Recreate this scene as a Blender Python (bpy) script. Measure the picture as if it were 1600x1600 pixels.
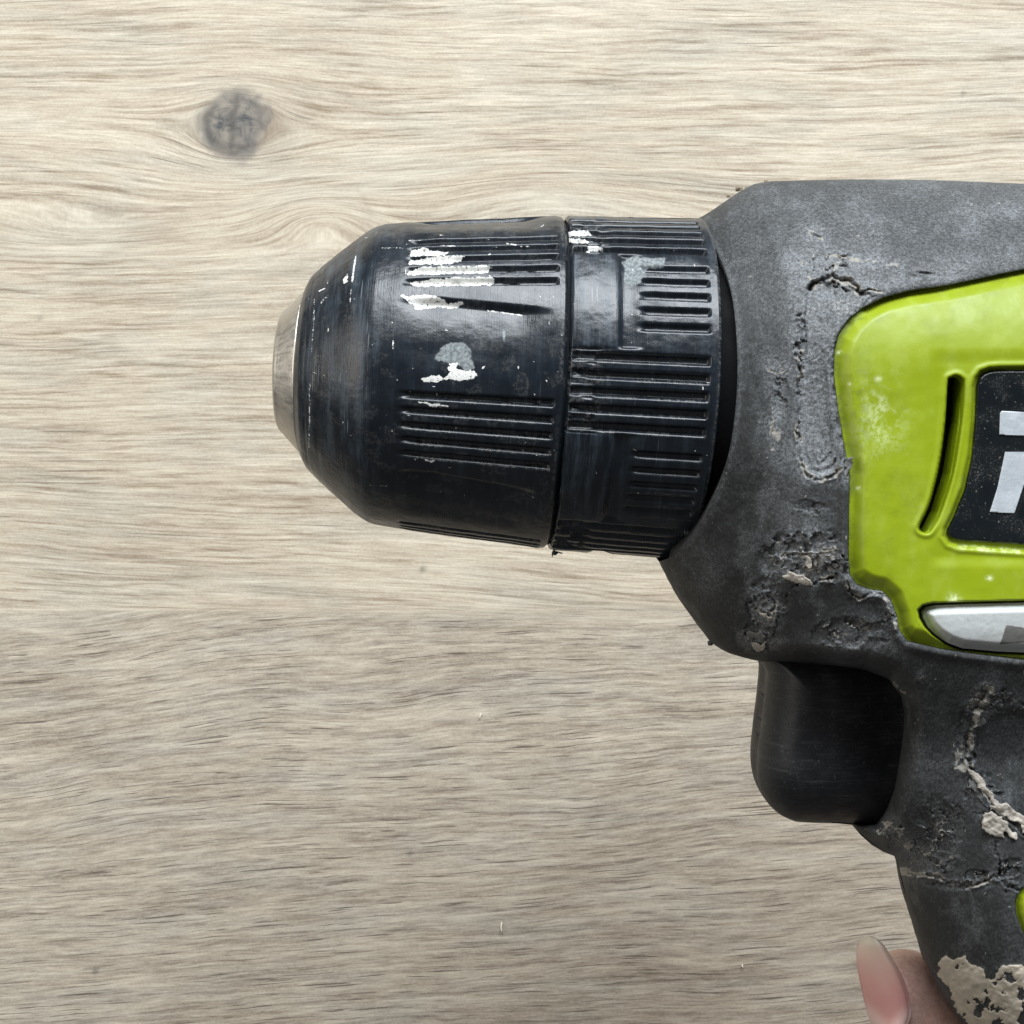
import bpy, math
import numpy as np
from mathutils import Vector

# ------------------------------------------------------------------ camera, light, exposure
K = 8.5e-5            # metres per photo pixel at the height of the chuck axis
D = 1900.0            # camera height above the chuck axis, in the same pixels
FLOOR = -1500.0       # height of the wooden surface below the chuck axis

sc = bpy.context.scene
for o in list(bpy.data.objects):
    bpy.data.objects.remove(o)
cam_d = bpy.data.cameras.new('camera')
cam = bpy.data.objects.new('camera', cam_d)
sc.collection.objects.link(cam)
cam.location = (0, 0, D * K)
cam_d.sensor_width = 36
cam_d.angle = 2 * math.atan(800 / D)
cam_d.clip_start = 0.005
cam_d.clip_end = 50
sc.camera = cam

world = bpy.data.worlds.new('World')
sc.world = world
world.use_nodes = True
bgn = world.node_tree.nodes['Background']
bgn.inputs[0].default_value = (0.60, 0.60, 0.60, 1)
bgn.inputs[1].default_value = 0.20


def area(name, loc, target, sx, sy, power, color):
    d = bpy.data.lights.new(name, 'AREA')
    d.shape = 'RECTANGLE'
    d.size, d.size_y = sx, sy
    d.energy = power
    d.color = color
    o = bpy.data.objects.new(name, d)
    sc.collection.objects.link(o)
    o.location = loc
    v = Vector(target) - Vector(loc)
    o.rotation_euler = v.to_track_quat('-Z', 'Y').to_euler()
    return o


area('window_light', (0.14, 0.95, 0.62), (0.03, 0.02, -0.06), 1.10, 0.62, 33.0, (0.90, 0.955, 1.0))
area('left_fill', (-0.95, 0.20, 0.45), (0.0, 0, -0.1), 0.7, 0.6, 4.4, (1.0, 0.94, 0.86))  # added fill from the left, no known lamp; brightens nose, trigger and finger

sc.view_settings.view_transform = 'Standard'
sc.view_settings.look = 'None'
sc.view_settings.exposure = 0.0
sc.view_settings.gamma = 1.0
sc.cycles.max_bounces = 6
sc.cycles.diffuse_bounces = 3
sc.cycles.glossy_bounces = 3

rng = np.random.default_rng(7)
C = sc.collection


# ------------------------------------------------------------------ numpy helpers
def _hash(ix, iy, seed):
    n = (ix.astype(np.int64) * 374761393 + iy.astype(np.int64) * 668265263 + seed * 1442695041) & 0xffffffff
    n = ((n ^ (n >> 13)) * 1274126177) & 0xffffffff
    n = (n ^ (n >> 16)) & 0xffff
    return n / 65535.0


def vnoise(x, y, seed=0):
    ix, iy = np.floor(x), np.floor(y)
    fx, fy = x - ix, y - iy
    fx = fx * fx * fx * (fx * (fx * 6 - 15) + 10)
    fy = fy * fy * fy * (fy * (fy * 6 - 15) + 10)
    a, b = _hash(ix, iy, seed), _hash(ix + 1, iy, seed)
    c, d = _hash(ix, iy + 1, seed), _hash(ix + 1, iy + 1, seed)
    return (a * (1 - fx) + b * fx) * (1 - fy) + (c * (1 - fx) + d * fx) * fy


def fbm(x, y, size, octv=4, seed=0):
    t, amp, tot = 0, 1.0, 0
    for i in range(octv):
        t = t + amp * vnoise(x / size * 2 ** i, y / size * 2 ** i, seed + 17 * i)
        tot += amp
        amp *= 0.55
    return t / tot      # 0..1


def ss(x, a, b):
    t = np.clip((x - a) / (b - a), 0, 1)
    return t * t * (3 - 2 * t)


def poly_sd(x, y, poly, nearest=False):
    """signed distance, positive inside"""
    P = np.array(poly, float)
    Q = np.roll(P, -1, axis=0)
    best = np.full(x.shape, 1e18)
    nx, ny = x.copy(), y.copy()
    ins = np.zeros(x.shape, bool)
    for (ax, ay), (bx, by) in zip(P, Q):
        dx, dy = bx - ax, by - ay
        t = np.clip(((x - ax) * dx + (y - ay) * dy) / (dx * dx + dy * dy + 1e-9), 0, 1)
        qx, qy = ax + t * dx, ay + t * dy
        d = (x - qx) ** 2 + (y - qy) ** 2
        m = d < best
        best = np.where(m, d, best)
        if nearest:
            nx = np.where(m, qx, nx)
            ny = np.where(m, qy, ny)
        c = (ay > y) != (by > y)
        ins ^= c & (x < (bx - ax) * (y - ay) / (by - ay + 1e-12) + ax)
    sd = np.sqrt(best) * np.where(ins, 1, -1)
    return (sd, nx, ny) if nearest else sd


def line_d(x, y, pts, warp=0, seed=0):
    if warp:
        x = x + (fbm(x, y, 14, 3, seed) - .5) * 2 * warp
        y = y + (fbm(x, y, 14, 3, seed + 5) - .5) * 2 * warp
    best = np.full(x.shape, 1e18)
    for (ax, ay), (bx, by) in zip(pts[:-1], pts[1:]):
        dx, dy = bx - ax, by - ay
        t = np.clip(((x - ax) * dx + (y - ay) * dy) / (dx * dx + dy * dy + 1e-9), 0, 1)
        best = np.minimum(best, (x - ax - t * dx) ** 2 + (y - ay - t * dy) ** 2)
    return np.sqrt(best)


def smooth_poly(pts, n=6, closed=True):
    """Catmull-Rom through the points"""
    P = np.array(pts, float)
    N = len(P)
    out = []
    for i in range(N if closed else N - 1):
        if closed:
            p0, p1, p2, p3 = P[(i - 1) % N], P[i], P[(i + 1) % N], P[(i + 2) % N]
        else:
            p0, p1, p2, p3 = P[max(i - 1, 0)], P[i], P[i + 1], P[min(i + 2, N - 1)]
        for k in range(n):
            t = k / n
            out.append(0.5 * ((2 * p1) + (-p0 + p2) * t + (2 * p0 - 5 * p1 + 4 * p2 - p3) * t * t
                              + (-p0 + 3 * p1 - 3 * p2 + p3) * t ** 3))
    if not closed:
        out.append(P[-1])
    return np.array(out)


def unproj(px, py, h):
    f = (1 - h / D) * K
    return np.stack([(px - 800) * f, (800 - py) * f, h * K], axis=-1)


def to_px(co):
    """photo pixel a point falls on (used once, to lay down dirt and paint marks)"""
    f = D * K / (D * K - co[..., 2])
    return co[..., 0] * f / K + 800, 800 - co[..., 1] * f / K


# ------------------------------------------------------------------ object helpers
def mesh_obj(name, verts, faces, mat, parent=None, attrs=None, smooth=True, vattrs=None):
    me = bpy.data.meshes.new(name)
    verts = np.asarray(verts, np.float32)
    if isinstance(faces, np.ndarray):
        n, k = faces.shape
        me.vertices.add(len(verts))
        me.vertices.foreach_set('co', verts.ravel())
        me.loops.add(n * k)
        me.loops.foreach_set('vertex_index', faces.astype(np.int32).ravel())
        me.polygons.add(n)
        me.polygons.foreach_set('loop_start', (np.arange(n) * k).astype(np.int32))
        try:
            me.polygons.foreach_set('loop_total', np.full(n, k, np.int32))
        except Exception:
            pass
        me.update(calc_edges=True)
        me.validate()
    else:
        me.from_pydata([tuple(map(float, v)) for v in verts], [], [tuple(f) for f in faces])
        me.update()
    me.polygons.foreach_set('use_smooth', np.full(len(me.polygons), smooth))
    for an, av in (attrs or {}).items():
        a = me.attributes.new(an, 'FLOAT', 'POINT')
        a.data.foreach_set('value', np.asarray(av, np.float32).ravel())
    for an, av in (vattrs or {}).items():
        a = me.attributes.new(an, 'FLOAT_VECTOR', 'POINT')
        a.data.foreach_set('vector', np.asarray(av, np.float32).ravel())
    me.materials.append(mat)
    o = bpy.data.objects.new(name, me)
    C.objects.link(o)
    if parent:
        o.parent = parent
    return o


def axis_pts(lo, hi, step, fine_lo, fine_hi, grow=1.25, maxstep=40):
    pts = list(np.arange(fine_lo, fine_hi + step, step))
    s, x = step, pts[-1]
    while x < hi:
        s = min(s * grow, maxstep)
        x += s
        pts.append(x)
    s, x = step, pts[0]
    pre = []
    while x > lo:
        s = min(s * grow, maxstep)
        x -= s
        pre.append(x)
    return np.array(pre[::-1] + pts)


def patch_arrays(poly, xs, ys, hfun, keep=None):
    """grid clipped to an outline, its rim pulled onto the outline. returns px,py,h,faces"""
    X, Y = np.meshgrid(xs, ys)
    sd, nx, ny = poly_sd(X, Y, poly, True)
    ins = sd > 0
    if keep is not None:
        ins &= keep(X, Y)
    cell = ins[:-1, :-1] | ins[1:, :-1] | ins[:-1, 1:] | ins[1:, 1:]
    X2 = np.where(sd < 0, nx, X)
    Y2 = np.where(sd < 0, ny, Y)
    idx = np.arange(X.size).reshape(X.shape)
    f = np.stack([idx[1:, :-1], idx[1:, 1:], idx[:-1, 1:], idx[:-1, :-1]], -1)[cell]
    used = np.unique(f)
    remap = np.full(X.size, -1)
    remap[used] = np.arange(len(used))
    px, py = X2.ravel()[used], Y2.ravel()[used]
    h = hfun(px, py)
    return px, py, h, remap[f]


def boundary_edges(f):
    e = np.concatenate([f[:, [0, 1]], f[:, [1, 2]], f[:, [2, 3]], f[:, [3, 0]]])
    key = np.sort(e, axis=1)
    k = key[:, 0].astype(np.int64) * (f.max() + 1) + key[:, 1]
    u, inv, cnt = np.unique(k, return_inverse=True, return_counts=True)
    return e[cnt[inv] == 1]


def patch(name, poly, step, hfun, thick, mat, parent, attrfun=None, xs=None, ys=None):
    """solid plate: top sheet, skirt and underside"""
    P = np.array(poly)
    if xs is None:
        xs = np.arange(P[:, 0].min() - step, P[:, 0].max() + 2 * step, step)
        ys = np.arange(P[:, 1].min() - step, P[:, 1].max() + 2 * step, step)
    px, py, h, f = patch_arrays(poly, xs, ys, hfun)
    n = len(px)
    top = unproj(px, py, h)
    bot = top.copy()
    bot[:, 2] -= thick * K
    be = boundary_edges(f)
    sk = np.stack([be[:, 1], be[:, 0], be[:, 0] + n, be[:, 1] + n], -1)
    faces = np.concatenate([f, f[:, ::-1] + n, sk])
    at = {}
    if attrfun:
        at = {k: np.concatenate([v, v]) for k, v in attrfun(px, py).items()}
    return mesh_obj(name, np.concatenate([top, bot]), faces, mat, parent, at)


# ------------------------------------------------------------------ material helpers
class M:
    def __init__(self, name, base=(0.5, 0.5, 0.5), rough=0.5, metal=0.0, spec=0.5):
        self.m = bpy.data.materials.new(name)
        self.m.use_nodes = True
        self.nt = self.m.node_tree
        self.b = self.nt.nodes['Principled BSDF']
        self.set('Base Color', (*base, 1))
        self.set('Roughness', rough)
        self.set('Metallic', metal)
        self.set('Specular IOR Level', spec)

    def set(self, k, v):
        if hasattr(v, 'is_linked') or isinstance(v, bpy.types.NodeSocket):
            self.nt.links.new(v, self.b.inputs[k])
        else:
            self.b.inputs[k].default_value = v

    def n(self, t, **kw):
        nd = self.nt.nodes.new(t)
        for k, v in kw.items():
            setattr(nd, k, v)
        return nd

    def link(self, a, b):
        if isinstance(a, bpy.types.NodeSocket):
            self.nt.links.new(a, b)
        else:
            b.default_value = a

    def attr(self, name, vec=False):
        nd = self.n('ShaderNodeAttribute', attribute_name=name)
        return nd.outputs['Vector' if vec else 'Fac']

    def math(self, op, a, b=0.0, c=None, clamp=False):
        nd = self.n('ShaderNodeMath', operation=op, use_clamp=clamp)
        self.link(a, nd.inputs[0])
        self.link(b, nd.inputs[1])
        if c is not None:
            self.link(c, nd.inputs[2])
        return nd.outputs[0]

    def mapping(self, vec, scale):
        nd = self.n('ShaderNodeMapping')
        self.link(vec, nd.inputs['Vector'])
        nd.inputs['Scale'].default_value = scale
        return nd.outputs[0]

    def noise(self, vec, scale=1.0, detail=3.0, rough=0.55, dist=0.0):
        nd = self.n('ShaderNodeTexNoise')
        self.link(vec, nd.inputs['Vector'])
        nd.inputs['Scale'].default_value = scale
        nd.inputs['Detail'].default_value = detail
        nd.inputs['Roughness'].default_value = rough
        nd.inputs['Distortion'].default_value = dist
        return nd.outputs[0]

    def step(self, v, a, b, lo=0.0, hi=1.0):
        nd = self.n('ShaderNodeMapRange', interpolation_type='SMOOTHSTEP')
        self.link(v, nd.inputs[0])
        nd.inputs[1].default_value = a
        nd.inputs[2].default_value = b
        nd.inputs[3].default_value = lo
        nd.inputs[4].default_value = hi
        return nd.outputs[0]

    def mix(self, fac, a, b, mode='MIX'):
        nd = self.n('ShaderNodeMix', data_type='RGBA', blend_type=mode)
        self.link(fac, nd.inputs[0])
        for s, v in ((nd.inputs[6], a), (nd.inputs[7], b)):
            self.link(v if isinstance(v, bpy.types.NodeSocket) else (*v, 1), s)
        return nd.outputs[2]

    def obj(self):
        return self.n('ShaderNodeTexCoord').outputs['Object']

    def bump(self, h, strength, dist):
        nd = self.n('ShaderNodeBump')
        self.link(h, nd.inputs['Height'])
        nd.inputs['Strength'].default_value = strength
        nd.inputs['Distance'].default_value = dist
        self.set('Normal', nd.outputs[0])


PX = 1 / K    # object coordinate (m) -> px


def mat_rubber():
    m = M('weathered_rubber', (0.03, 0.031, 0.033), 0.62, 0, 0.35)
    co = m.obj()
    fine = m.noise(co, PX / 5, 3, 0.7)
    mid = m.noise(co, PX / 40, 4, 0.6)
    fib = m.noise(m.mapping(co, (PX / 2.6, PX / 9, PX / 5)), 1, 2, 0.6)
    scuff_tone, pale, dark, clay = m.attr('scuff_tone'), m.attr('pale'), m.attr('dark'), m.attr('clay')  # wear mask that also holds painted light, greyer towards the top
    base = m.mix(mid, (0.012, 0.0125, 0.012), (0.028, 0.029, 0.0285))
    grit = m.noise(co, PX / 2.6, 3, 0.8)
    smear = m.noise(m.mapping(co, (PX / 40, PX / 90, PX / 60)), 1, 5, 0.7)
    s = m.math('MULTIPLY', scuff_tone, m.step(fine, 0.30, 0.70, 0.35, 1.2))
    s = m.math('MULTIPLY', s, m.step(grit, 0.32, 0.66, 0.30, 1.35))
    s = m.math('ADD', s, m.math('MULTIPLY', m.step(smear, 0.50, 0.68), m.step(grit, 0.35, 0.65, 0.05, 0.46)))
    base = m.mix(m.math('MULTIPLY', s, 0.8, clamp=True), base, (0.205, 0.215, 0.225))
    f2 = m.math('MULTIPLY', m.step(fib, 0.56, 0.74), m.math('ADD', m.math('MULTIPLY', scuff_tone, 0.8), 0.16), clamp=True)
    base = m.mix(f2, base, (0.13, 0.135, 0.135))
    spk = m.step(m.noise(co, PX / 4.2, 1, 0.4), 0.79, 0.83)
    base = m.mix(m.math('MULTIPLY', spk, 0.45), base, (0.5, 0.5, 0.47))
    pf = m.step(m.math('ADD', pale, m.math('MULTIPLY', m.math('SUBTRACT', fine, 0.5), 0.9)), 0.42, 0.62)
    base = m.mix(m.math('MULTIPLY', pf, m.step(grit, 0.3, 0.6, 0.5, 1.0)), base, m.mix(fine, (0.13, 0.12, 0.105), (0.44, 0.415, 0.37)))
    cf = m.step(m.math('ADD', clay, m.math('MULTIPLY', m.math('SUBTRACT', fine, 0.5), 0.7)), 0.45, 0.6)
    claycol = m.mix(m.noise(co, PX / 22, 4, 0.7), (0.24, 0.21, 0.17), (0.58, 0.52, 0.42))
    base = m.mix(cf, base, claycol)
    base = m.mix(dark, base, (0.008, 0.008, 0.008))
    m.set('Base Color', base)
    m.set('Specular IOR Level', m.math('MULTIPLY', m.math('SUBTRACT', 1.0, dark), 0.20))
    m.set('Roughness', m.step(mid, 0.3, 0.7, 0.56, 0.72))
    m.bump(m.math('ADD', m.math('MULTIPLY', fine, 0.7), m.math('MULTIPLY', fib, 0.7)), 0.35, 1.3 * K)
    return m.m


def mat_chuck():
    m = M('scratched_black_plastic', (0.012, 0.014, 0.018), 0.3, 0, 0.5)
    co, sp = m.obj(), m.attr('sp', True)      # sp = (distance along the axis, distance round it) in px
    streak = m.noise(m.mapping(sp, (1 / 16, 1 / 130, 1)), 1, 6, 0.66)
    streak2 = m.noise(m.mapping(sp, (1 / 1.8, 1 / 60, 1)), 1, 2, 0.6)
    hair = m.noise(m.mapping(sp, (1 / 3.0, 1 / 70, 1)), 1.0, 0, 0.5)
    patchy = m.noise(sp, 1 / 55, 4, 0.6)
    fine = m.noise(sp, 1 / 5, 3, 0.7)
    scuff_tone, pale, dirt, haze = m.attr('scuff_tone'), m.attr('pale'), m.attr('dirt'), m.attr('haze')
    base = m.mix(patchy, (0.0035, 0.006, 0.0095), (0.008, 0.0125, 0.019))
    s = m.math('MULTIPLY', m.step(streak, 0.40, 0.80), m.step(streak2, 0.35, 0.65, 0.5, 1))
    s = m.math('MULTIPLY', s, m.math('ADD', m.math('MULTIPLY', scuff_tone, 0.75), 0.10))
    base = m.mix(m.math('MINIMUM', s, 1.0), base, (0.085, 0.115, 0.145))
    hl = m.math('MULTIPLY', m.step(hair, 0.78, 0.83), m.math('ADD', m.math('MULTIPLY', scuff_tone, 0.30), 0.03))
    base = m.mix(hl, base, (0.35, 0.37, 0.38))
    base = m.mix(m.math('MULTIPLY', dirt, m.step(fine, 0.40, 0.62)), base, (0.12, 0.12, 0.115))  # dirt, with the light on the groove lips painted in
    hz = m.step(m.math('ADD', haze, m.math('MULTIPLY', m.math('SUBTRACT', fine, 0.5), 0.7)), 0.35, 0.75)
    base = m.mix(m.math('MULTIPLY', hz, m.step(fine, 0.3, 0.7, 0.25, 0.85)), base, m.mix(patchy, (0.16, 0.19, 0.20), (0.42, 0.46, 0.46)))
    crack = m.step(m.noise(sp, 1 / 3.2, 3, 0.7), 0.34, 0.44)
    pf = m.step(m.math('ADD', pale, m.math('MULTIPLY', m.math('SUBTRACT', fine, 0.5), 1.3)), 0.42, 0.56)
    pf = m.math('MULTIPLY', pf, crack)
    base = m.mix(pf, base, m.mix(fine, (0.50, 0.49, 0.45), (0.95, 0.95, 0.92)))
    m.set('Base Color', base)
    r = m.math('ADD', m.step(patchy, 0.3, 0.7, 0.24, 0.36), m.math('MULTIPLY', s, 0.25))
    r = m.math('ADD', r, m.math('MULTIPLY', m.math('MAXIMUM', pf, hz), 0.4))
    m.set('Roughness', r)
    m.bump(m.math('ADD', m.math('ADD', streak2, m.math('MULTIPLY', fine, 0.8)), m.math('MULTIPLY', pf, 3.0)), 0.35, 1.0 * K)
    return m.m


def mat_metal():
    m = M('worn_steel', (0.55, 0.52, 0.47), 0.42, 1.0)
    sp = m.attr('sp', True)
    st = m.noise(m.mapping(sp, (1 / 2.5, 1 / 60, 1)), 1, 3, 0.6)
    pa = m.noise(sp, 1 / 18, 3, 0.6)
    m.set('Base Color', m.mix(st, m.mix(pa, (0.46, 0.43, 0.38), (0.58, 0.545, 0.49)), (0.74, 0.71, 0.65)))
    m.set('Roughness', m.step(pa, 0.3, 0.7, 0.34, 0.52))
    m.bump(m.math('ADD', st, pa), 0.3, 0.7 * K)
    return m.m


def mat_lime():
    m = M('lime_plastic', (0.44, 0.60, 0.01), 0.36, 0, 0.45)
    co = m.obj()
    big = m.noise(co, PX / 150, 3, 0.5)
    fine = m.noise(co, PX / 7, 4, 0.7)
    strk = m.noise(m.mapping(co, (PX / 26, PX / 60, PX / 30)), 1, 4, 0.6)
    base = m.mix(big, (0.215, 0.285, 0.003), (0.285, 0.36, 0.008))
    base = m.mix(m.math('MULTIPLY', m.step(strk, 0.5, 0.75), 0.25), base, (0.37, 0.45, 0.08))
    dirt, scr_glare, dark = m.attr('dirt'), m.attr('pale'), m.attr('dark')  # pale mask: marks plus painted light on the wall under the label
    d = m.math('MULTIPLY', dirt, m.step(fine, 0.35, 0.65, 0.3, 1.0))
    base = m.mix(m.math('MULTIPLY', d, 0.75, clamp=True), base, (0.10, 0.12, 0.02))
    base = m.mix(m.math('MULTIPLY', scr_glare, m.step(fine, 0.35, 0.6)), base, (0.68, 0.74, 0.40))
    spk = m.step(m.noise(co, PX / 6, 1, 0.4), 0.80, 0.84)
    base = m.mix(m.math('MULTIPLY', spk, 0.6), base, (0.09, 0.11, 0.02))
    base = m.mix(dark, base, (0.006, 0.006, 0.004))
    m.set('Base Color', base)
    m.set('Specular IOR Level', m.math('MULTIPLY', m.math('SUBTRACT', 1.0, dark), 0.42))
    m.set('Roughness', m.step(strk, 0.3, 0.7, 0.36, 0.52))
    m.bump(m.math('ADD', fine, strk), 0.18, 1.0 * K)
    return m.m


def mat_simple(name, a, b, rough, scale=20, bump=0.2, metal=0.0, spec=0.5, specks=None, horiz=False):
    m = M(name, a, rough, metal, spec)
    co = m.obj()
    n1 = m.noise(co, PX / scale, 4, 0.6)
    n2 = m.noise(co, PX / 4, 3, 0.6)
    base = m.mix(n1, a, b)
    if specks:
        base = m.mix(m.math('MULTIPLY', m.step(m.noise(co, PX / 5, 2, 0.5), 0.66, 0.74), 0.6), base, specks)
        sc_ = m.noise(m.mapping(co, (PX / 60, PX / 4, 1) if horiz else (PX / 3, PX / 45, 1)), 1, 4 if horiz else 2, 0.65)
        base = m.mix(m.math('MULTIPLY', m.step(sc_, 0.52 if horiz else 0.66, 0.74), 0.45 if horiz else 0.25), base, specks)
        gr_ = m.noise(co, PX / 2.5, 2, 0.7)
        base = m.mix(m.math('MULTIPLY', m.step(gr_, 0.5, 0.72), m.step(n1, 0.45, 0.65, 0.0, 0.5)), base, specks)
    m.set('Base Color', base)
    m.set('Roughness', m.step(n1, 0.3, 0.7, rough - 0.06, rough + 0.08))
    m.bump(n2, bump, 1.2 * K)
    return m.m


def mat_skin():
    m = M('skin', (0.60, 0.33, 0.25), 0.45, 0, 0.4)
    co = m.obj()
    n1 = m.noise(co, PX / 45, 4, 0.6)
    n2 = m.noise(co, PX / 7, 4, 0.7)
    lines = m.noise(m.mapping(co, (PX / 22, PX / 5, PX / 9)), 1, 3, 0.6)
    base = m.mix(n1, (0.78, 0.46, 0.38), (0.95, 0.70, 0.60))
    base = m.mix(m.step(n2, 0.35, 0.7, 0, 0.45), base, (0.50, 0.24, 0.19))
    m.set('Base Color', base)
    m.set('Subsurface Weight', 0.25)
    m.set('Subsurface Radius', (0.0022, 0.0010, 0.0006))
    m.set('Subsurface Scale', 1.0)
    m.bump(m.math('ADD', n2, m.math('MULTIPLY', lines, 1.3)), 0.45, 2.2 * K)
    return m.m


def mat_nail():
    m = M('nail', (0.62, 0.30, 0.27), 0.28, 0, 0.5)
    t = m.attr('along')                         # 0 at the free edge, 1 at the cuticle
    co = m.obj()
    n = m.noise(co, PX / 22, 3, 0.6)
    tt = m.math('ADD', t, m.math('MULTIPLY', m.math('SUBTRACT', n, 0.5), 0.08))
    base = m.mix(m.step(tt, 0.10, 0.34), (0.60, 0.54, 0.44), (0.66, 0.46, 0.385))
    base = m.mix(m.step(tt, 0.30, 0.66), base, (0.60, 0.305, 0.28))
    base = m.mix(m.step(tt, 0.70, 0.84), base, (0.76, 0.50, 0.46))
    m.set('Base Color', base)
    m.set('Subsurface Weight', 0.2)
    m.set('Subsurface Radius', (0.0015, 0.0007, 0.0005))
    m.set('Subsurface Scale', 1.0)
    m.bump(m.noise(m.mapping(m.attr('nv', True), (3, 26, 1)), 1, 3, 0.6), 0.5, 2.0 * K)
    return m.m


def mat_wood():
    m = M('limed_oak_laminate', (0.6, 0.55, 0.45), 0.5, 0, 0.3)
    g2 = m.attr('grain_lower', True)
    g = m.attr('grain', True)          # (along the grain, across the grain) in px, bent round the knot
    zone, knot, halo = m.attr('zone'), m.attr('knot'), m.attr('halo')

    def N(lx, ly, det=3, r=0.55, off=0.0, dist=0.0, low=False):
        nd = m.n('ShaderNodeMapping')
        m.link(g2 if low else g, nd.inputs['Vector'])
        nd.inputs['Scale'].default_value = (1 / lx, 1 / ly, 1)
        nd.inputs['Location'].default_value = (off, off * 1.7, off)
        return m.noise(nd.outputs[0], 1, det, r, dist)

    def sub(v, k):
        return m.math('MULTIPLY', m.math('SUBTRACT', v, 0.5), k)

    inv = m.math('SUBTRACT', 1.0, zone)
    # upper board: long soft bands
    bandU = N(360, 17, 4, 0.62, 3.1)
    bandU2 = N(150, 7.0, 4, 0.66, 7.7)
    fineU = N(45, 2.8, 3, 0.65, 11.3)
    # lower board: short wavy flecks
    bandL = N(170, 11, 4, 0.62, 21.3, 0.08, True)
    fineL = N(46, 4.2, 5, 0.72, 27.3, 0.1, True)
    mott = N(420, 230, 3, 0.5, 31.1)
    dust = N(5, 3.2, 2, 0.6, 2.2)
    sep = m.n('ShaderNodeSeparateXYZ')
    m.link(g, sep.inputs[0])
    ph = m.math('ADD', m.math('MULTIPLY', sep.outputs[1], 0.52), m.math('MULTIPLY', N(340, 34, 3, 0.55, 91.0), 26.0))
    rings = m.math('MULTIPLY', m.math('POWER', m.math('MULTIPLY_ADD', m.math('SINE', ph), 0.5, 0.5), 2.2), m.step(N(260, 46, 3, 0.6, 95.0), 0.36, 0.66))
    u = m.math('ADD', m.math('ADD', sub(bandU, 1.05), sub(bandU2, 0.95)), sub(fineU, 1.15))
    u = m.math('SUBTRACT', u, m.math('MULTIPLY', m.math('SUBTRACT', rings, 0.15), 0.42))
    l = m.math('ADD', sub(bandL, 1.35), sub(fineL, 1.85))
    v = m.math('ADD', m.math('MULTIPLY', u, inv), m.math('MULTIPLY', l, zone))
    v = m.math('ADD', v, sub(mott, 0.5))
    v = m.math('ADD', v, sub(dust, 0.50))
    v = m.math('ADD', v, 0.56, clamp=True)
    cU = m.mix(v, (0.28, 0.214, 0.147), (0.665, 0.592, 0.468))
    cL = m.mix(v, (0.195, 0.152, 0.114), (0.575, 0.503, 0.40))
    base = m.mix(zone, cU, cL)  # board tones differ; the lower also carries painted light falloff
    hue = N(240, 60, 3, 0.6, 41.0)
    base = m.mix(m.step(hue, 0.42, 0.68, 0, 0.35), base, m.mix(v, (0.20, 0.185, 0.155), (0.53, 0.51, 0.445)))
    # pores and hairline cracks
    pU = m.step(N(190, 2.8, 2, 0.5, 51.0, 0.1), 0.64, 0.70)
    pL = m.step(N(95, 3.1, 3, 0.5, 57.0, 0.08, True), 0.585, 0.645)
    pU = m.math('MULTIPLY', pU, m.math('MULTIPLY', inv, m.step(N(300, 60, 2, 0.5, 61.0), 0.40, 0.62, 0.2, 0.75)))
    pL = m.math('MULTIPLY', pL, m.math('MULTIPLY', zone, m.step(N(160, 40, 2, 0.5, 67.0, 0, True), 0.34, 0.58, 0.2, 0.95)))
    pores = m.math('MAXIMUM', pU, pL)
    base = m.mix(m.math('MULTIPLY', pores, 0.80), base, (0.085, 0.065, 0.050))
    # white lime rubbed into the grain
    wl = m.math('ADD', m.math('MULTIPLY', inv, m.step(N(90, 6.5, 3, 0.6, 71.0), 0.58, 0.74)),
                m.math('MULTIPLY', zone, m.step(N(90, 6.5, 3, 0.6, 73.0, 0, True), 0.58, 0.74)))
    base = m.mix(m.math('MULTIPLY', wl, 0.34), base, (0.68, 0.635, 0.52))
    base = m.mix(m.math('MULTIPLY', halo, 0.42), base, (0.27, 0.205, 0.155))
    kn = m.noise(m.obj(), PX / 46, 5, 0.6, 0.5)
    kc = m.mix(m.step(kn, 0.3, 0.7), (0.045, 0.052, 0.060), (0.21, 0.19, 0.165))
    kf = m.step(m.math('ADD', knot, sub(kn, 0.9)), 0.22, 0.85)
    base = m.mix(m.math('MULTIPLY', kf, m.step(kn, 0.25, 0.75, 0.98, 0.72)), base, kc)
    base = m.mix(m.attr('fleck'), base, (0.062, 0.056, 0.052))
    m.set('Base Color', base)
    m.set('Roughness', 0.55)
    m.bump(m.math('SUBTRACT', m.math('MULTIPLY', v, 0.6), m.math('MULTIPLY', pores, 1.4)), 0.20, 3.0 * K)
    return m.m


RUBBER, CHUCK, METAL, LIME, SKIN, NAIL, WOOD = (mat_rubber(), mat_chuck(), mat_metal(), mat_lime(),
                                                mat_skin(), mat_nail(), mat_wood())
SILVER = mat_simple('silver_painted_plastic', (0.40, 0.42, 0.415), (0.52, 0.54, 0.53), 0.55, 30, 0.2, 0.0, 0.35, (0.30, 0.29, 0.26))
ARROW = mat_simple('grey_print', (0.11, 0.105, 0.10), (0.17, 0.165, 0.155), 0.5, 12, 0.1)
PLATE = mat_simple('glossy_black_label', (0.003, 0.005, 0.007), (0.008, 0.011, 0.013), 0.24, 40, 0.1, 0, 0.5, (0.17, 0.16, 0.145))
FOIL = mat_simple('silver_print', (0.40, 0.44, 0.48), (0.58, 0.61, 0.64), 0.42, 14, 0.3, 0.25)
TRIG = mat_simple('worn_trigger_plastic', (0.006, 0.007, 0.009), (0.018, 0.019, 0.021), 0.50, 26, 0.3, 0, 0.35, (0.075, 0.08, 0.085), True)
TORN = mat_simple('torn_rubber_edge', (0.12, 0.105, 0.09), (0.62, 0.57, 0.49), 0.75, 12, 0.9)
TORND = mat_simple('torn_dark_rubber', (0.05, 0.05, 0.05), (0.16, 0.16, 0.155), 0.7, 9, 0.9)
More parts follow.
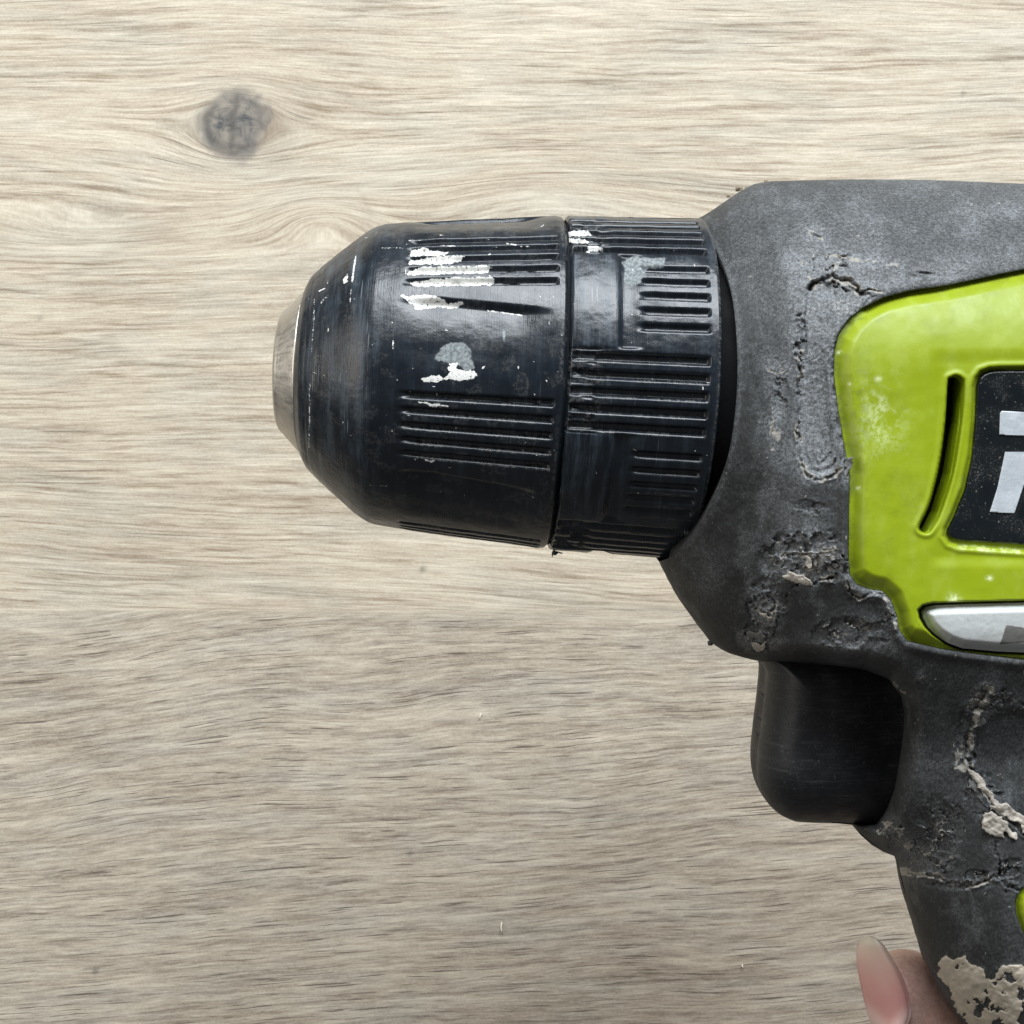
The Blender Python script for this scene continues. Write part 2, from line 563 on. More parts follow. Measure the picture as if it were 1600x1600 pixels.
BLACK = mat_simple('black_collar', (0.005, 0.005, 0.006), (0.009, 0.009, 0.010), 0.75, 30, 0.2, 0, 0.2)
CRUMB = mat_simple('crumb', (0.12, 0.09, 0.06), (0.35, 0.28, 0.20), 0.8, 8, 0.6)
CHIP = mat_simple('pale_splinter', (0.55, 0.50, 0.38), (0.72, 0.68, 0.56), 0.7, 8, 0.5)


# ------------------------------------------------------------------ wooden surface
def build_wood():
    s = (D - FLOOR) / D
    xs = axis_pts(-900, 2500, 4.0, -40, 1640, 1.3, 60)
    ys = axis_pts(-900, 2500, 4.0, -40, 1640, 1.3, 60)
    X, Y = np.meshgrid(xs, ys)
    # flow of the grain round the knot
    kx, ky = 366, 196
    a = 50.0
    dx, dy = (X - kx) / 1.75, Y - ky
    r2 = dx * dx + dy * dy
    psi = dy * (1 - a * a / (r2 + a * a * 0.45))
    w = (fbm(X * .7, Y * 2.0, 420, 2, 3) - .5) * 34 + (fbm(X * .6, Y, 160, 2, 9) - .5) * 9
    v = psi + w
    # flat-sawn figure below the knot
    v = v + 50 * np.exp(-(((X - 500) / 92) ** 2 + ((Y - 340) / 40) ** 2))
    v = v - 26 * np.exp(-(((X - 120) / 150) ** 2 + ((Y - 362) / 34) ** 2))
    v = v + 36 * np.exp(-(((X - 860) / 190) ** 2 + ((Y - 310) / 60) ** 2))
    v = v - 0.045 * (X - 0) * ss(Y, 620, 900) * (1 - ss(Y, 940, 985))
    lim = 957 + 6 * (fbm(X, Y * 0, 260, 3, 21) - .5) + ss(X, 500, 1100) * (fbm(X, Y, 60, 3, 5) - .5) * 60
    soft = 3 + 45 * ss(X, 420, 1000)
    zone = np.clip((Y - lim) / soft + .5, 0, 1)
    # lower board
    vl = (Y - 957) + 0.075 * (X - 700) * (0.5 + 0.9 * fbm(X, Y, 600, 2, 8)) + (fbm(X, Y * 1.2, 380, 2, 33) - .5) * 36 \
        + (fbm(X, Y * 2, 70, 2, 35) - .5) * 4
    gv, gl = v, vl + 900
    gu = X + 0.25 * w
    kd = np.sqrt(((X - kx) / 50) ** 2 + ((Y - ky) / 49) ** 2)
    kd = kd + (fbm(X, Y, 30, 3, 4) - .5) * 0.55
    knot = np.clip(1.75 - 1.15 * kd, 0, 1)
    hd = np.sqrt(((X - 402) / 98) ** 2 + ((Y - 200) / 52) ** 2) + (fbm(X, Y, 40, 3, 14) - .5) * .6
    halo = (1 - ss(hd, 0.2, 1.25)) * .85
    for (x0, y0, rx, ry, k) in ((250, 362, 34, 16, .7), (571, 340, 9, 30, .4), (4, 372, 22, 14, .6), (400, 232, 34, 7, .4)):
        halo = np.maximum(halo, k * np.exp(-((X - x0) / rx) ** 2 - ((Y - y0) / ry) ** 2))
    # printed figure lines that can be told apart
    lines = (([(560, 296), (578, 330), (574, 362), (548, 378), (470, 384), (330, 388)], 2.4, .5),
             ([(560, 296), (500, 284), (450, 288), (428, 300), (402, 312), (340, 326), (200, 322)], 3.2, .45),
             ([(150, 330), (205, 338), (250, 362), (225, 382), (160, 396)], 3.5, .5),
             ([(0, 690), (200, 688), (430, 706)], 1.3, .55), ([(0, 880), (130, 884), (300, 894), (520, 910)], 1.6, .5),
             ([(0, 930), (120, 934), (230, 926), (420, 948), (560, 958)], 1.3, .45),
             ([(360, 960), (430, 948), (560, 955), (700, 938), (860, 934)], 1.3, .4),
             ([(0, 866), (160, 870), (330, 884), (470, 905), (560, 908)], 1.8, .4))
    for pts, wd, k in lines:
        d = line_d(X, Y, pts, 3, 71)
        halo = np.maximum(halo, k * np.exp(-(d / (wd * 1.6)) ** 2))
    fleck = np.zeros_like(X)
    for (x0, y0, r, k) in ((149, 1518, 5, .7), (641, 1334, 4, .6), (660, 890, 5, .6), (1505, 146, 3.5, .6), (62, 498, 4, .4)):
        fleck = np.maximum(fleck, k * np.exp(-((X - x0) ** 2 + (Y - y0) ** 2) / r ** 2))
    for pts, wd, k in (([(338, 168), (324, 180), (322, 196), (330, 216), (346, 230), (368, 236), (388, 226)], 5.5, .55),
                       ([(370, 150), (368, 170), (360, 190), (364, 214), (358, 232)], 6.5, .60), ([(346, 226), (376, 228)], 7, .5),
                       ([(392, 160), (404, 176), (408, 196)], 5, .28)):
        fleck = np.maximum(fleck, k * np.exp(-(line_d(X, Y, pts, 5, 77) / wd) ** 2))
    co = unproj(X, Y, np.full(X.shape, FLOOR)).reshape(-1, 3)
    idx = np.arange(X.size).reshape(X.shape)
    f = np.stack([idx[1:, :-1], idx[1:, 1:], idx[:-1, 1:], idx[:-1, :-1]], -1).reshape(-1, 4)
    g = np.stack([gu, gv, np.zeros_like(gu)], -1).reshape(-1, 3)
    g2 = np.stack([gu, gl, np.zeros_like(gu)], -1).reshape(-1, 3)
    o = mesh_obj('table_surface', co, f, WOOD, None,
                 dict(zone=zone, knot=knot, halo=halo, fleck=fleck), True, dict(grain=g, grain_lower=g2))
    o['kind'] = 'structure'
    o['label'] = 'pale limed oak wood surface with a grey knot and horizontal grain'
    return o


build_wood()

# ------------------------------------------------------------------ the drill
drill = bpy.data.objects.new('cordless_drill', None)
C.objects.link(drill)
drill.empty_display_size = 0.02
drill['label'] = 'worn lime green and black cordless drill with a scuffed black chuck'
drill['category'] = 'drill'

# --- chuck frame: origin on the axis at the seam between the two sleeves
A_ROT, A_PITCH = math.radians(2.6), math.radians(2.2)
O_PX = np.array([865.0 - 800, 800 - 601.0, 0.0])
ax = np.array([math.cos(A_ROT) * math.cos(A_PITCH), -math.sin(A_ROT) * math.cos(A_PITCH), -math.sin(A_PITCH)])
ez = np.array([0, 0, 1.0])
ez = ez - ax * ez.dot(ax)
ez /= np.linalg.norm(ez)
ey = np.cross(ez, ax)


def chuck_pt(s, phi, r):
    """s along the axis, phi from the camera side towards the top of the picture"""
    s, phi, r = np.broadcast_arrays(s, phi, r)
    p = O_PX + s[..., None] * ax + (r * np.cos(phi))[..., None] * ez + (r * np.sin(phi))[..., None] * ey
    return p * K


def phis(fine=0.36, coarse=2.0):
    a = np.arange(-104, 104, fine)
    b = np.arange(104, 256, coarse)
    return np.radians(np.concatenate([a, b]))


def lathe(name, svals, rfun, mat, parent, attrfun=None, fine=0.36):
    ph = phis(fine)
    S, P = np.meshgrid(svals, ph, indexing='ij')
    R = rfun(S, P)
    co = chuck_pt(S, P, R)
    n, k = S.shape
    idx = np.arange(n * k).reshape(n, k)
    j = np.roll(np.arange(k), -1)
    f = np.stack([idx[:-1, :], idx[:-1, :][:, j], idx[1:, :][:, j], idx[1:, :]], -1).reshape(-1, 4)[:, ::-1]
    at = {}
    if attrfun:
        px, py = to_px(co)
        at = attrfun(S, P, px, py)
        at = {q: np.broadcast_to(v_, S.shape) for q, v_ in at.items()}
    sp = np.stack([S, P * 240, np.zeros_like(S)], -1).reshape(-1, 3)
    return mesh_obj(name, co.reshape(-1, 3), f, mat, parent, at, True, dict(sp=sp))


def lathe_profile(name, prof, mat, parent, fine=1.0):
    """prof: list of (s, r); a smooth-shaded lathe that may double back"""
    pr = np.array(prof, float)
    ph = phis(fine, 3.0)
    S = np.repeat(pr[:, :1], len(ph), 1)
    R = np.repeat(pr[:, 1:], len(ph), 1)
    P = np.repeat(ph[None], len(pr), 0)
    co = chuck_pt(S, P, R)
    n, k = S.shape
    idx = np.arange(n * k).reshape(n, k)
    j = np.roll(np.arange(k), -1)
    f = np.stack([idx[:-1, :], idx[:-1, :][:, j], idx[1:, :][:, j], idx[1:, :]], -1).reshape(-1, 4)[:, ::-1]
    sp = np.stack([S, P * 240, np.zeros_like(S)], -1).reshape(-1, 3)
    return mesh_obj(name, co.reshape(-1, 3), f, mat, parent, {}, True, dict(sp=sp))


def grooves(Pd, S, edges, s0, s1, width, fade=14.0):
    """0..1 groove mask: sharp lit lower wall at each edge angle, softer upper wall"""
    m = np.zeros_like(Pd)
    for e in edges:
        d = (Pd - e + 180) % 360 - 180
        m = np.maximum(m, ss(d, 0, 0.9) * (1 - ss(d, width - 1.3, width)))
    return m * ss(S, s0, s0 + fade) * (1 - ss(S, s1 - 5, s1))


# painted and dusty marks given as outlines on the photo
PAINT = [
    [(643, 392), (664, 389), (678, 393), (700, 395), (688, 399), (640, 400)],
    [(643, 408), (680, 402), (728, 400), (722, 408), (690, 412), (640, 413)],
    [(640, 425), (660, 418), (700, 417), (760, 415), (768, 420), (762, 426), (700, 427), (636, 429)],
    [(640, 442), (660, 438), (700, 435), (765, 434), (775, 437), (770, 445), (700, 446), (648, 447)],
    [(626, 462), (640, 463), (660, 461), (686, 465), (700, 475), (722, 471), (722, 476), (706, 482), (680, 479), (650, 484), (643, 474)],
    [(658, 593), (672, 589), (688, 588), (690, 592), (682, 596), (664, 596)],
    [(692, 592), (705, 582), (700, 570), (714, 566), (716, 578), (740, 580), (745, 586), (738, 592), (715, 594)],
    [(888, 362), (920, 362), (922, 367), (888, 368)],
    [(888, 373), (915, 374), (920, 380), (888, 378)],
    [(915, 386), (930, 384), (944, 391), (918, 392)],
    [(653, 629), (680, 632), (700, 634), (680, 635)],
    [(664, 719), (676, 720), (672, 722)],
    [(538, 434), (543, 430), (542, 438), (538, 441)],
]
HAZEP = [
    [(678, 562), (688, 545), (705, 535), (722, 534), (735, 545), (738, 560), (742, 575), (730, 580), (715, 568), (700, 570)],
    [(972, 410), (990, 398), (1005, 402), (1040, 403), (1036, 418), (1010, 422), (1000, 440), (985, 448), (976, 440)],
    [(782, 510), (790, 515), (790, 536), (783, 530)],
]
SCR = [((555, 398), (549, 455), .9), ((548, 455), (546, 500), .5), ((492, 460), (487, 560), .5), ((484, 600), (483, 700), .6),
       ((614, 500), (614, 545), .6), ((498, 455), (507, 451), .8), ((500, 474), (511, 464), .7), ((580, 540), (596, 530), .5),
       ((596, 387), (630, 388), .5), ((690, 384), (780, 386), .5), ((790, 381), (830, 386), .6), ((748, 578), (762, 570), .5),
       ((840, 580), (880, 581), .4), ((808, 578), (811, 571), .8), ((576, 757), (606, 760), .5), ((610, 655), (614, 690), .4),
       ((762, 486), (815, 492), .8), ((640, 376), (700, 374), .5), ((834, 612), (835, 617), .7)]


def chuck_marks(px, py, front):
    wx = px + (fbm(px, py, 9, 3, 51) - .5) * 10
    wy = py + (fbm(px, py, 9, 3, 52) - .5) * 5
    pale = np.zeros_like(px)
    for p in PAINT:
        pale = np.maximum(pale, ss(poly_sd(wx, wy, p), -4.5, 3.0))
    haze = np.zeros_like(px)
    for p in HAZEP:
        haze = np.maximum(haze, ss(poly_sd(wx, wy, p), -5, 4) * .8)
    for a_, b_, k_ in SCR:
        d = line_d(px, py, [a_, b_], 1.2, 3)
        pale = np.maximum(pale, k_ * np.exp(-(d / 1.3) ** 2))
    r2 = np.random.default_rng(5)
    for _ in range(170):
        x0, y0 = r2.uniform(470, 1110), r2.uniform(350, 800)
        an = r2.normal(0, 0.4) if r2.random() < .5 else r2.normal(1.5, .3)
        L = r2.uniform(2, 9)
        d = line_d(px, py, [(x0, y0), (x0 + L * math.cos(an), y0 + L * math.sin(an))])
        pale = np.maximum(pale, r2.uniform(.35, .75) * np.exp(-(d / 1.0) ** 2))
    return pale * front, haze * front


# --- front sleeve
SL_S = np.array([-386, -383, -376, -364, -340, -300, -290, -280, -268, -235, -180, -60, -14, -5, 0])
SL_R = np.array([126, 136, 149, 161, 182, 214, 221, 226.5, 230.5, 235, 241, 251.5, 256, 255, 250])
ED_A = [26.2, 31.3, 36.5, 41.7, 46.8]


def sleeve_r(S, P):
    Pd = np.degrees(P)
    r = np.interp(S, SL_S, SL_R)
    # round the bend between cone and barrel
    r = r - 0
    edges = [e + 60 * k for k in range(6) for e in ED_A]
    g = grooves(Pd, S, edges, -232, -13, 3.1, 26)
    r = r - 7.0 * g
    for k in range(6):
        c = 6.0 + 60 * k
        d = (Pd - c + 180) % 360 - 180
        e = np.interp(S, [-175, 0], [15.7, 11.6]) - d        # degrees below the crisp upper edge of the flat
        fl = ss(e, 0, 2.6) * np.exp(-np.maximum(e, 0) / 16) * (1 - ss(e, 18, 27))
        r = r - 10.5 * fl * ss(S, -238, -185) * (1 - ss(S, -75, -14))
    # shallow turned rings on the cone
    r = r - 1.0 * np.exp(-((S + 366) / 2.0) ** 2) - 0.8 * np.exp(-((S + 346) / 1.8) ** 2)
    # knocks
    r = r + (fbm(S, P * 240, 30, 4, 2) - .5) * 1.6
    r = r - 2.6 * ss(fbm(S, P * 240, 13, 3, 77), .66, .80) * g
    return r


def sleeve_at(S, P, px, py):
    Pd = np.degrees(P)
    edges = [e + 60 * k for k in range(6) for e in ED_A]
    g = grooves(Pd, S, edges, -232, -13, 3.1, 26)
    pale, haze = chuck_marks(px, py, (np.cos(P) > -0.1) * 1.0)
    scuff_tone = 0.10 + 0.60 * (1 - ss(S, -275, -235)) * ss(S, -386, -366)
    scuff_tone = scuff_tone + 0.45 * np.exp(-((S + 305) / 26) ** 2)
    dirt = np.maximum(g * 0.20, (fbm(S, P * 240, 20, 3, 8) > .63) * .25)
    lip_light = np.zeros_like(S)
    for e in edges:
        d = (Pd - e + 180) % 360 - 180
        lip_light = np.maximum(lip_light, np.exp(-((d - 0.15) / .35) ** 2))
    lip_light = lip_light * ss(S, -235, -215) * (1 - ss(S, -16, -12)) * ss(fbm(S, P * 240, 26, 3, 19), .42, .62)  # light caught by the groove lips, painted in beside the dirt
    rim = np.exp(-((S + 8) / 2.2) ** 2) * ss(fbm(S, P * 240, 34, 3, 29), .40, .65)
    dirt = np.maximum(dirt, np.maximum(lip_light * .9, rim * .7))
    return dict(scuff_tone=scuff_tone, pale=pale, dirt=dirt, haze=haze)


s_sl = np.concatenate([np.arange(-386, -356, 1.5), np.arange(-356, -240, 3), np.arange(-240, -22, 2.6), np.arange(-22, 0.1, 1.3)])
sleeve = lathe('front_sleeve', s_sl, sleeve_r, CHUCK, drill, sleeve_at)
sleeve['label'] = 'ribbed black front sleeve with white paint in its grooves'

# --- rear ring
ED_L = [-19.8, -14.4, -9.2, -3.9, 1.4]
ED_S = [11.3, 16.5, 21.7, 26.9, 32.2]


def ring_r(S, P):
    Pd = np.degrees(P)
    r = np.interp(S, [2, 6, 100, 196, 204, 208, 211], [250, 257, 260, 263.5, 264, 262, 250])
    gl = grooves(Pd, S, [e + 60 * k for k in range(6) for e in ED_L], 5, 195, 3.5, 3)
    gs = grooves(Pd, S, [e + 60 * k for k in range(6) for e in ED_S], 92, 195, 3.1, 16)
    r = r - 9.0 * gl - 6.5 * gs
    for k in range(6):
        d = (Pd - (22.6 + 60 * k) + 180) % 360 - 180
        inn = ss(d, -17.0, -16.2) * (1 - ss(d, 16.6, 17.6)) * (k != 1)
        r = r + 1.0 * inn * (ss(S, 8, 14) * (1 - ss(S, 66, 74)))
        r = r - 4.5 * inn * ss(S, 62, 78) * (1 - ss(S, 82, 106))
    chew = ss(fbm(S, P * 240, 16, 3, 61), .40, .62) * (1 - ss(S, 40, 66))
    r = np.where(gl > 0, r + 5.5 * gl * chew * .6, r - 3.0 * chew * (np.abs(((Pd + 7.4 + 30) % 60) - 30) < 13))
    r = r + (fbm(S, P * 240, 24, 4, 12) - .5) * 1.8
    return r


def ring_at(S, P, px, py):
    Pd = np.degrees(P)
    gl = grooves(Pd, S, [e + 60 * k for k in range(6) for e in ED_L], 5, 195, 3.5, 3)
    pale, haze = chuck_marks(px, py, (np.cos(P) > -0.1) * 1.0)
    inn = np.zeros_like(S)
    for k in range(6):
        d = (Pd - (22.6 + 60 * k) + 180) % 360 - 180
        inn = np.maximum(inn, ss(d, -17.0, -16.2) * (1 - ss(d, 16.6, 17.6)))
    scuff_tone = 0.12 + inn * (0.8 * (1 - ss(S, 64, 78)) + 0.10)
    lip_light = np.zeros_like(S)
    for e, a0 in [(e + 72 * k, 8) for k in range(5) for e in ED_L] + [(e + 72 * k, 112) for k in range(5) for e in ED_S]:
        d = (Pd - e + 180) % 360 - 180
        lip_light = np.maximum(lip_light, np.exp(-((d - 0.15) / .35) ** 2) * ss(S, a0, a0 + 10))
    lip_light = lip_light * (1 - ss(S, 193, 196)) * ss(fbm(S, P * 240, 22, 3, 19), .36, .58)  # painted light on the ring's groove lips, mixed into its dirt mask
    chew = (1 - ss(S, 40, 66)) * (1 - inn) * ss(fbm(S, P * 240, 9, 3, 44), .45, .60) * .45
    rim = np.exp(-((S - 206) / 2.0) ** 2) * .7
    dirt = np.maximum(np.maximum(lip_light * .8, chew), np.maximum(rim, gl * .15))
    return dict(scuff_tone=scuff_tone, pale=pale, dirt=dirt, haze=haze)


s_rg = np.concatenate([np.arange(2, 8, 1.2), np.arange(8, 188, 2.6), np.arange(188, 211.5, 1.3)])
ring = lathe('rear_ring', s_rg, ring_r, CHUCK, drill, ring_at)
ring['label'] = 'black rear ring with long and short grip grooves'

# --- core between sleeve and ring, collar behind the ring
lathe_profile('chuck_core', [(-30, 225), (-6, 246), (0.5, 247), (6, 246), (30, 225)], BLACK, drill)
lathe_profile('neck_collar', [(190, 225), (198, 232), (262, 234), (272, 250), (280, 262), (330, 262)], BLACK, drill, 0.8)

# --- steel nose with its jaws
nose_prof = [(-422, 34), (-423, 60), (-423.5, 80), (-423, 88), (-420.5, 93), (-416, 97), (-392, 122), (-386.5, 127), (-384, 126.5), (-383, 121), (-366, 118)]
pr = []
for (a0, b0), (a1, b1) in zip(nose_prof[:-1], nose_prof[1:]):
    for q in range(4):
        pr.append((a0 + (a1 - a0) * q / 4, b0 + (b1 - b0) * q / 4))
pr.append(nose_prof[-1])
nose = lathe_profile('steel_nose', [(-386, 33)] + pr, METAL, drill, 0.8)
for k in range(3):
    ca = math.radians(30 + 120 * k)
    vs = []
    for s_ in (-427, -386):
        for (rr, dd) in ((8, -0.001), (31, -13), (31, 13)):
            e1 = ez * math.cos(ca) + ey * math.sin(ca)
            e2 = -ez * math.sin(ca) + ey * math.cos(ca)
            vs.append((O_PX + s_ * ax + rr * e1 + dd * e2) * K)
    mesh_obj('jaw', vs, [(0, 1, 2), (5, 4, 3), (0, 3, 4, 1), (1, 4, 5, 2), (2, 5, 3, 0)], METAL, drill, {}, False)

# ------------------------------------------------------------------ housing
HOUSE = [(560, 347), (1076, 347), (1094, 340), (1112, 329), (1150, 303), (1166, 293), (1180, 287), (1205, 283), (1330, 280), (1450, 281),
         (1600, 287), (1800, 300), (2000, 335), (2110, 400), (2165, 520), (2175, 680), (2160, 800), (2110, 930), (2000, 1010),
         (1890, 1070), (1858, 1200), (1865, 1500), (1900, 1800), (1950, 2060), (1640, 2060), (1600, 1850), (1545, 1660), (1507, 1603),
         (1478, 1563), (1450, 1510), (1432, 1450), (1416, 1400), (1404, 1352), (1398, 1338), (1380, 1331), (1362, 1320), (1345, 1305),
         (1327, 1284), (1350, 1288), (1370, 1287), (1382, 1266), (1394, 1232), (1402, 1190), (1409, 1145), (1411, 1115), (1406, 1088),
         (1388, 1063), (1350, 1048), (1290, 1041), (1240, 1038), (1197, 1035), (1176, 1031), (1160, 1027), (1140, 1021), (1126, 1014), (1110, 1003),
         (1085, 970), (1060, 935), (1045, 908), (1029, 876), (1000, 873), (560, 830)]
MOUTH = smooth_poly([(1040, 335), (1084, 346), (1104, 366), (1128, 410), (1145, 470), (1152, 560), (1149, 640), (1136, 720), (1112, 785),
                     (1078, 845), (1040, 874), (1000, 880)], 6, False)


def mouth_x(y):
    return np.interp(y, MOUTH[2:-2, 1], MOUTH[2:-2, 0])


PANEL = [(1780, 400), (1600, 422), (1482, 447), (1420, 456), (1381, 466), (1347, 483), (1326, 500), (1310, 524), (1304, 550), (1303, 585),
         (1310, 641), (1320, 699), (1328, 740), (1327, 800), (1326, 868), (1328, 897), (1338, 912), (1358, 920), (1378, 923), (1392, 936),
         (1401, 960), (1406, 985), (1418, 1001), (1469, 1013), (1525, 1021), (1600, 1030), (1780, 1040), (1850, 900), (1860, 550)]
SLOT = smooth_poly([(1481, 598), (1486, 590), (1494, 587), (1503, 591), (1507, 602), (1503, 660), (1490, 740), (1471, 800), (1456, 828),
                    (1446, 833), (1436, 828), (1437, 818), (1452, 785), (1467, 725), (1476, 660)], 5)
PLATEP = [(1720, 578), (1562, 578), (1548, 579), (1536, 584), (1529, 593), (1526, 604), (1524, 660), (1519, 715), (1508, 765), (1492, 805),
          (1481, 826), (1480, 834), (1486, 841), (1498, 845), (1600, 851), (1720, 856)]
RECESS = [(1720, 572), (1562, 574), (1546, 575), (1532, 580), (1524, 590), (1520, 604), (1518, 660), (1513, 713), (1502, 763), (1486, 803),
          (1475, 826), (1474, 838), (1482, 849), (1498, 855), (1600, 862), (1720, 866)]
SELGAP = [(1720, 936), (1600, 938), (1520, 940), (1456, 942), (1442, 945), (1434, 953), (1436, 966), (1444, 980), (1456, 992), (1478, 1007),
          (1500, 1016), (1560, 1022), (1720, 1028)]
SEL = [(1720, 941), (1600, 942), (1520, 944), (1462, 946), (1449, 949), (1442, 956), (1444, 966), (1452, 981), (1463, 992), (1482, 1005),
       (1504, 1013), (1560, 1018), (1720, 1024)]
INLAY = [(1700, 1350), (1640, 1362), (1604, 1382), (1590, 1398), (1586, 1412), (1588, 1430), (1596, 1452), (1612, 1480), (1640, 1520), (1700, 1560)]


SOFT = [p for p in HOUSE if not (p[1] > 1010 and p[1] < 1345 and p[0] < 1500)] 
_i = [i for i, p in enumerate(HOUSE) if p == (1416, 1400)][0]
_j = [i for i, p in enumerate(HOUSE) if p == (1110, 1003)][0]
SOFT = HOUSE[:_i + 1] + [(1404, 1353), (1330, 1290), (1240, 1180), (1180, 1090), (1140, 1035)] + HOUSE[_j:]


def body_h(px, py):
    """height of the big form, without wear"""
    sd = np.maximum(poly_sd(px, py, SOFT), 0)
    st = np.maximum(poly_sd(px, py, HOUSE), 0)
    head = 1 - ss(py, 980, 1200)
    w = 262 + (300 - 262) * ss(px, 1140, 1330)
    w = w * head + 200 * (1 - head)
    w = np.where(px > 1900, 262, w)
    H = 258 + (292 - 258) * ss(px, 1140, 1330)
    H = H * head + 205 * (1 - head)
    q = np.clip(sd / w, 0, 1)
    h = H * np.sqrt(np.maximum(1 - (1 - q) ** 2, 0))
    near = ss(px, 1120, 1190) * (1 - ss(px, 1470, 1520)) * ss(py, 985, 1015) * (1 - ss(py, 1330, 1400))
    e = np.clip(st / 34, 0, 1)
    edge = np.sqrt(np.maximum(1 - (1 - e) ** 2, 0))
    return h * (1 - near * (1 - edge))


SCARS = [  # points, width, depth, lip, pale
    ([(1262, 452), (1272, 440), (1300, 433), (1322, 437), (1338, 448), (1346, 457)], 3.4, 11, 4.5, .28),
    ([(1346, 457), (1358, 452), (1368, 455), (1380, 457)], 2.0, 6, 3, .30),
    ([(1262, 452), (1256, 480), (1252, 505), (1243, 530), (1244, 555)], 1.8, 4, 2, .22),
    ([(1242, 530), (1250, 545), (1248, 560), (1250, 575), (1247, 620), (1246, 690), (1250, 715), (1258, 735), (1266, 745)], 2.0, 6, 2.6, .30),
    ([(1266, 745), (1284, 750), (1302, 744), (1314, 730)], 1.8, 4, 2.6, .38),
    ([(1270, 735), (1286, 740), (1300, 732), (1304, 716)], 1.6, 3.5, 1.5, .14),
    ([(1272, 705), (1285, 722), (1298, 708)], 1.5, 2, 1, .10),
    ([(1268, 362), (1276, 369), (1283, 372)], 2.0, 5, 2, .20),
    ([(1398, 436), (1418, 431), (1440, 429), (1462, 430)], 2.1, 5, 2, .12),
    ([(1462, 438), (1480, 437), (1492, 430), (1510, 424)], 1.6, 3, 1.5, .12),
    ([(1245, 407), (1255, 412), (1260, 425), (1266, 436)], 1.2, 2, 1.5, .35),
    ([(1270, 399), (1300, 400), (1345, 407), (1405, 416)], 0.9, 1, 0.8, .38),
    ([(1212, 560), (1222, 580), (1214, 615), (1206, 645), (1207, 700)], 1.1, 1.5, 1, .22),
    ([(1200, 580), (1215, 585), (1225, 570)], 1.1, 1.5, 1, .2),
    ([(1330, 718), (1322, 735), (1320, 752)], 1.6, 4, 3, .35),
    ([(1214, 844), (1222, 852), (1232, 862)], 1.4, 4, 2.4, .42),
    ([(1222, 890), (1240, 898), (1262, 906), (1272, 911), (1290, 904), (1312, 902), (1322, 910), (1332, 928), (1344, 934), (1362, 926)], 2.2, 9, 4.0, .30),
    ([(1225, 885), (1222, 870), (1240, 866), (1262, 868), (1266, 888)], 1.8, 4, 3, .32),
    ([(1276, 888), (1280, 868), (1298, 862), (1306, 880), (1312, 884)], 1.8, 4, 3, .42),
    ([(1290, 862), (1302, 855)], 1.0, 2, 1.5, .4),
    ([(1362, 926), (1374, 922), (1386, 934), (1398, 958), (1402, 980)], 3.0, 2, 5.0, .15),
    ([(1206, 895), (1196, 908), (1190, 925), (1196, 935)], 1.5, 3, 2, .22),
    ([(1184, 952), (1188, 938), (1204, 930), (1212, 940), (1206, 955), (1208, 962)], 2.2, 7, 3.5, .22),
    ([(1184, 952), (1196, 960), (1208, 966)], 1.6, 3, 2.5, .42),
    ([(1164, 992), (1180, 997), (1198, 999)], 2.2, 6, 3, .2),
    ([(1231, 826), (1244, 838), (1258, 834), (1268, 822)], 1.2, 1.5, 1, .26),
    ([(1540, 1080), (1520, 1110), (1512, 1140), (1508, 1175), (1500, 1195)], 5, 6, 6, .33),
    ([(1530, 1105), (1560, 1092), (1600, 1098), (1650, 1110)], 5, 3, 4, .26),
    ([(1513, 1188), (1524, 1215), (1540, 1236), (1556, 1258), (1600, 1300)], 3.0, 12, 4, .25),
    ([(1405, 1290), (1408, 1308), (1412, 1318), (1428, 1322)], 1.6, 3, 2.5, .36),
    ([(1385, 1310), (1400, 1318), (1420, 1322), (1440, 1330), (1458, 1342), (1470, 1350)], 2.2, 7, 3.5, .26),
    ([(1432, 1334), (1440, 1348), (1456, 1362), (1472, 1358), (1488, 1344)], 2.4, 6, 3.5, .24),
    ([(1410, 1362), (1432, 1366), (1460, 1368), (1484, 1380), (1512, 1384), (1545, 1376), (1558, 1372)], 2.0, 7, 3.2, .25),
    ([(1556, 1315), (1560, 1345), (1560, 1372)], 1.8, 6, 2.5, .10),
    ([(1560, 1372), (1575, 1384), (1600, 1392)], 1.8, 4, 2.5, .2),
    ([(1372, 1300), (1386, 1290), (1392, 1278)], 1.8, 3, 3, .28),
    ([(1440, 1062), (1447, 1075), (1445, 1090)], 2.5, 1, 2, .16),
    ([(1445, 1113), (1460, 1116), (1472, 1130)], 1.8, 1, 1.5, .14),
    ([(1398, 1064), (1412, 1080), (1418, 1090)], 1.3, .8, 1.2, .18),
]
WORN = [(1262, 447), (1280, 440), (1300, 436), (1322, 441), (1340, 455), (1372, 462), (1345, 484), (1324, 500), (1308, 524), (1302, 550),
        (1301, 585), (1308, 641), (1318, 699), (1316, 720), (1302, 738), (1280, 746), (1262, 738), (1250, 710), (1247, 620), (1248, 560), (1256, 500)]
SMOOTHED = [(1215, 925), (1240, 908), (1272, 914), (1300, 905), (1318, 908), (1332, 930), (1360, 938), (1380, 950), (1398, 985), (1380, 1010), (1250, 1025), (1215, 1000)]
DIMPLE_C, DIMPLE_R = (1590.0, 1195.0), 76.0


